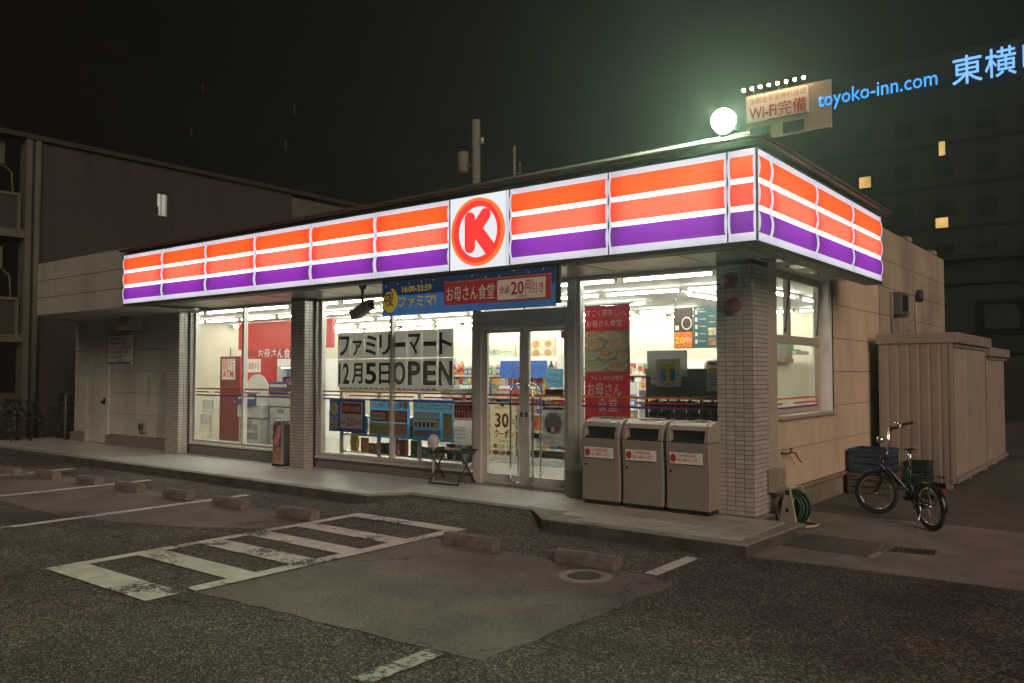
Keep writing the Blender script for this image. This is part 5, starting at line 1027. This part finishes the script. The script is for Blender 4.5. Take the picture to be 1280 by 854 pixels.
# ================================================================== surroundings
# --- apartment block on the left
AP = thing('apartment_block', 'dark brown apartment block with balconies behind the left wing', 'building', (-22, 3, 0)); XA = -19.5
def hole_wall(x, y0, y1, z0, z1, m, holes, par, t=.25):
    """a wall facing +X with rectangular openings"""
    ysv = sorted({y0, y1, *[h[0] for h in holes], *[h[1] for h in holes]}); zsv = sorted({z0, z1, *[h[2] for h in holes], *[h[3] for h in holes]})
    mb = MB()
    for a, b in zip(ysv, ysv[1:]):
        for c, d_ in zip(zsv, zsv[1:]):
            if any(h[0] <= a and b <= h[1] and h[2] <= c and d_ <= h[3] for h in holes): continue
            mb.box(x-t, a, c, x, b, d_)
    return mb.build('wall', m, par)
hole_wall(XA, .42, 8.0, 0, 7.4, 'apt_wall', [(3.47, 3.80, 6.02, 6.68)], AP)
aw = box('window', 'win_pale', (XA-.14, 3.47, 6.02, XA-.13, 3.80, 6.68), AP); MB().box(XA-.12, 3.47, 6.02, XA-.08, 3.50, 6.68).box(XA-.12, 3.77, 6.02, XA-.08, 3.80, 6.68).box(XA-.12, 3.5, 6.02, XA-.08, 3.77, 6.05).box(XA-.12, 3.5, 6.65, XA-.08, 3.77, 6.68).box(XA-.12, 3.62, 6.05, XA-.09, 3.65, 6.65).build('frame', 'lightgrey', aw); box('shade_panel', 'darkgrey', (XA-.13, 3.48, 6.05, XA-.125, 3.58, 6.30), aw)
box('wall', 'apt_light', (XA-.3, 8.02, 0, XA-.05, 12.5, 7.3), AP); box('roof_edge', 'apt_dark', (XA-.3, -8, 7.40, XA+.10, 12.5, 7.52), AP)
box('wall_joint', 'apt_dark', (XA, 3.9, 0, XA+.004, 3.93, 7.4), AP); box('wall_joint', 'apt_dark', (XA, 7.7, 0, XA+.004, 7.73, 7.4), AP)
MB().tube([(XA+.09, .32, 0), (XA+.09, .32, 7.36)], .075, 10).build('downpipe', 'apt_light', AP)
box('frame_column', 'apt_light', (XA-.3, .06, 0, XA+.06, .20, 7.39), AP); box('frame_column', 'apt_dark', (XA-.32, .20, 0, XA-.02, .42, 7.39), AP)
box('recess_wall', 'apt_dark', (XA-2.2, -8, 0, XA-2.0, .06, 7.39), AP)
for z in (-.2, 2.45, 5.0):
    box('balcony_floor', 'apt_light', (XA-2.0, -8, z-.06, XA+.05, .06, z+.14), AP)
    pr = box('balcony_parapet', 'apt_wall', (XA-.12, -8, z+.16, XA-.04, -.10, z+.96), AP); box('parapet_cap', 'apt_light', (XA-.14, -8, z+.96, XA, -.02, z+1.03), pr); box('parapet_post', 'apt_light', (XA-.14, -.10, z+.14, XA, -.02, z+.96), pr)
    box('balcony_door', 'apt_dark' if z != 5.0 else 'midgrey', (XA-1.99, -2.4, z+.16, XA-1.95, -.7, z+2.05), AP)
    if z > 0:
        ac = thing('air_conditioner', 'air conditioner unit hung at the %s balcony of the apartment block' % ('upper' if z > 4 else 'middle'), 'air conditioner', (XA-.4, -.5, z+1.9)); box('case', 'apt_light', (XA-.55, -1.15, z+1.72, XA-.20, -.32, z+2.26), ac, .02); MB().lathe([(.20, 0), (.22, .02), (.18, .02)], (XA-.20, -.72, z+1.98), 20, axis='x').build('fan_ring', 'apt_dark', ac); MB().lathe([(0, .004), (.17, .004)], (XA-.20, -.72, z+1.98), 20, axis='x').build('fan', 'black', ac); MB().tube([(XA-.4, -.3, z+1.75), (XA-.4, -.1, z+1.6), (XA-.4, .0, z+.3)], .03, 6).build('hose', 'apt_light', ac); box('bracket', 'apt_dark', (XA-.55, -1.1, z+1.66, XA-.22, -.36, z+1.71), ac)
# --- hedge at its foot
random.seed(21)
def shrub(name, label, cx, cy, w, d, h, n=420):
    t = thing(name, label, 'shrub', (cx, cy, 0)); mb = MB()
    for i in range(n):
        a = random.uniform(0, 6.28); q = random.random()**.45; z = h*(.12+.88*random.random()**.8); k = math.sqrt(max(.1, 1-((z/h-.45)/.65)**2))
        p = Vector((cx+w*.5*q*k*math.cos(a), cy+d*.5*q*k*math.sin(a), z)); s = random.uniform(.035, .07)
        u = Vector((random.gauss(0, 1), random.gauss(0, 1), random.gauss(0, .7))).normalized(); v = u.cross(Vector((random.gauss(0, 1), random.gauss(0, 1), random.gauss(0, 1)))).normalized()
        mb.add([p-u*s, p-v*s*.45, p+u*s, p+v*s*.45], [(0, 1, 2, 3)])
    o = mb.build('foliage', 'leaf', t); tr = MB()
    for i in range(5): a = i*1.26; tr.tube([(cx, cy, 0), (cx+w*.15*math.cos(a), cy+d*.15*math.sin(a), h*.4), (cx+w*.3*math.cos(a), cy+d*.3*math.sin(a), h*.75)], [.02, .014, .006], 5)
    tr.build('stem', 'twig', t)
for i, (x, y, w, h, lb) in enumerate(((-18.2, -.5, 1.3, 1.05, 'dark leafy shrub at the left end of the walkway'), (-18.9, -1.3, 1.2, .95, 'dark shrub before the apartment downpipe'), (-17.9, .55, 1.0, 1.15, 'dark shrub squeezed between the wing wall and the apartment block'))): shrub('dark_shrub', lb, x, y, w, 1.0, h)
lf = thing('low_fence', 'low dark panel fence at the far left edge of the lot', 'fence', (-18.9, -2.2, 0))
for i in range(7): box('fence_panel', 'apt_dark', (-18.96, -4.2+.36*i, .05, -18.92, -3.87+.36*i, .72), lf, .004)
for y in (-4.22, -3.1, -1.68): box('fence_post', 'apt_light', (-18.98, y, 0, -18.90, y+.06, .80), lf)
box('top_rail', 'apt_light', (-18.975, -4.22, .72, -18.905, -1.62, .76), lf)
# --- poles and cables against the sky
up = thing('utility_pole', 'thick concrete utility pole behind the store roof', 'utility pole', (-16.83, 14, 0)); MB().tube([(-16.83, 14, 0), (-16.83, 14, 10.75)], [.19, .145], 14).build('post', 'pole', up); MB().lathe([(0, 0), (.2, 0), (.22, .1), (.22, .7), (.18, .78), (0, .8)], (-17.45, 14, 8.9), 14).build('transformer', 'pole', up); box('bracket', 'pole', (-17.4, 13.95, 9.1, -16.7, 14.05, 9.18), up); MB().lathe([(0, 0), (.06, 0), (.06, .2), (0, .2)], (-16.55, 14, 9.85), 10).build('insulator', 'lightgrey', up)
tp2 = thing('antenna_mast', 'thin mast behind the store roof right of the utility pole', 'mast', (-15.09, 14, 0)); MB().tube([(-15.09, 14, 0), (-15.09, 14, 9.5)], .05, 8).build('mast', 'pole', tp2); MB().tube([(-15.3, 14, 8.55), (-14.8, 14, 8.55)], .03, 6).tube([(-14.85, 14, 8.5), (-14.85, 14, 8.9)], .03, 6).build('cross_arm', 'pole', tp2)
for i, (a, b, lb) in enumerate((((-58, 20, 26), (-16.9, 14, 10.5), 'upper overhead cable running left from the utility pole'), ((-60, 20, 22.5), (-16.9, 14, 9.8), 'middle overhead cable running left from the utility pole'), ((-60, 18, 17.0), (-16.9, 14, 9.2), 'lowest overhead cable running left from the utility pole'))):
    A_, B_ = Vector(a), Vector(b); c = thing('overhead_cable', lb, 'cable', b, 0, 'overhead cables'); pts = [A_.lerp(B_, k/16)-Vector((0, 0, 1.5*math.sin(math.pi*k/16))) for k in range(17)]; MB().tube(pts, .018, 5).build('wire', 'cable', c)
    for k in (7, 11): p = pts[k]; MB().lathe([(0, .3), (.05, .25), (.06, -.25), (0, -.3)], tuple(p), 8).build('spacer', 'apt_dark', c)
# --- hotel far behind on the right
YH = 50
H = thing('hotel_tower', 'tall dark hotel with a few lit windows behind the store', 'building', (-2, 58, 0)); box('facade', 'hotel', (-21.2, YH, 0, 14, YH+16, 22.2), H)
box('lit_bay', 'hotel_lit', (-21.1, YH-.25, 18.65, -15.0, YH-.002, 22.0), H); 
for x in (-20.0, -17.6): b_ = box('bay_window', 'hotel_frame', (x-.75, YH-.28, 18.75, x+.75, YH-.26, 19.55), H); box('pane', 'hotel_pane', (x-.4, YH-.30, 18.85, x+.35, YH-.285, 19.4), b_)
wm = MB().box(-.55, -.06, 0, .55, -.02, 1.15).box(-.46, -.07, .1, .46, -.06, 1.05, 1).mesh('window', ['hotel_frame', 'hotel_pane'])
for j in range(6):
    box('floor_band', 'hotel_frame', (-21.2, YH-.06, 2.5+2.75*j, 14, YH-.001, 2.72+2.75*j), H)
    for i in range(9):
        x = -12.9+2.4*i
        link('window', wm, H, None).matrix_parent_inverse = world_of(H).inverted() @ Matrix.Translation((x, YH, 3.2+2.75*j))
for x, z, w, h in ((-12.86, 14.1, .75, .75), (-8.15, 15.55, .36, .9), (-8.24, 10.9, .72, .65)): lw_ = box('lit_window', 'hotel_frame', (x-w/2-.1, YH-.16, z-.1, x+w/2+.1, YH-.13, z+h+.1), H); box('lit_pane', 'win_lit', (x-w/2, YH-.18, z, x+w/2, YH-.165, z+h), lw_)
WB_ = thing('wifi_billboard', 'warm lit billboard about wireless internet on the hotel top', 'billboard', (-18.7, YH-.4, 20)); box('board', 'billboard', (-20.95, YH-.5, 19.95, -16.45, YH-.3, 21.85), WB_)
txt('Wi-Fi', 1.15, (-20.75, YH-.515, 20.15), 'ink_red', WB_, width=2.05, bold=.03, ext=.005); txt('完備', 1.15, (-18.6, YH-.515, 20.12), 'ink_red', WB_, width=2.0, bold=.03, ext=.005); txt('全館全客室無料接続', .55, (-20.7, YH-.515, 21.28), 'wood_pr', WB_, width=4.1, ext=.005)
for i in range(8): MB().tube([(-20.9+.62*i, YH-.4, 21.9), (-20.9+.62*i, YH-1.1, 22.15)], .03, 5).build('lamp_arm', 'hotel_frame', WB_); MB().lathe([(0, .11), (.08, .08), (.11, 0), (.08, -.08), (0, -.11)], (-20.9+.62*i, YH-1.1, 22.2), 10).build('lamp_bulb', 'bulb', WB_)
NS = thing('neon_web_address', 'blue neon web address on the hotel top', 'neon sign', (-12, YH-.3, 20)); txt('toyoko-inn.com', 1.42, (-15.85, YH-.35, 20.15), 'neon', NS, width=7.55, bold=0, ext=.03)
NK = thing('neon_name', 'pale blue neon characters at the right end of the hotel top', 'neon sign', (-5, YH-.3, 20)); [txt(ch, 1.95, (x_, YH-.35, z_), 'neon_pale', NK, width=w_, ext=.06, name='character') for ch, x_, z_, w_ in (('東', -7.45, 20.0, 1.68), ('横', -5.62, 20.05, 1.68), ('I', -3.6, 20.2, .3), ('N', -2.8, 20.2, 1.4), ('N', -1.0, 20.2, 1.4))]
# --- dark house behind the sheds
HO = thing('dark_house', 'dark two storey house behind the storage sheds', 'building', (5, 27, 0)); box('wall', 'house', (-4.5, 24, 0, 18, 30, 5.7), HO)
box('eave', 'house_trim', (-4.7, 23.6, 5.6, 18.2, 24.0, 5.75), HO); box('ledge', 'house_trim', (-4.5, 23.9, 4.75, 18, 24.0, 4.85), HO); box('ledge', 'house_trim', (-4.5, 23.88, 2.3, 18, 24.0, 2.36), HO)
for x in (-2.5, 2.6):
    w_ = box('window', 'house_trim', (x, 23.93, 3.0, x+3.2, 23.99, 4.2), HO)
    for a in (x+.1, x+1.65): box('pane', 'hotel_pane', (a, 23.90, 3.1, a+1.45, 23.925, 4.1), w_)
MB().prism_y([(-2.3, 3.15), (-1.3, 3.15), (-1.22, 3.6), (-1.4, 4.0), (-2.3, 4.0)], 23.87, 23.895).build('hung_laundry', 'drape', HO)
box('garage_door', 'apt_dark', (-2.5, 23.95, 0, 6, 23.99, 2.25), HO)

# ================================================================== thin haze added for the roof lamp's halo and the sky glow
hz = MB().box(-78, -26, -1, 46, 86, 30).build('haze', 'black'); hz['kind'] = 'stuff'; tag(hz, 'thin night haze over the whole place', 'haze')
hm = bpy.data.materials.new('haze_air'); hm.use_nodes = True; nt = hm.node_tree; nt.nodes.remove(nt.nodes['Principled BSDF'])
pv = nd(nt, 'ShaderNodeVolumePrincipled', Density=.0017, Anisotropy=.70); pv.inputs['Color'].default_value = (.9, .92, .9, 1)
nt.links.new(pv.outputs[0], nt.nodes['Material Output'].inputs['Volume']); hz.data.materials[0] = hm
cy.volume_bounces = 0
for o in LOCAL:
    if '_local' in o: del o['_local']
for o in bpy.data.objects:
    if '_local' in o: del o['_local']
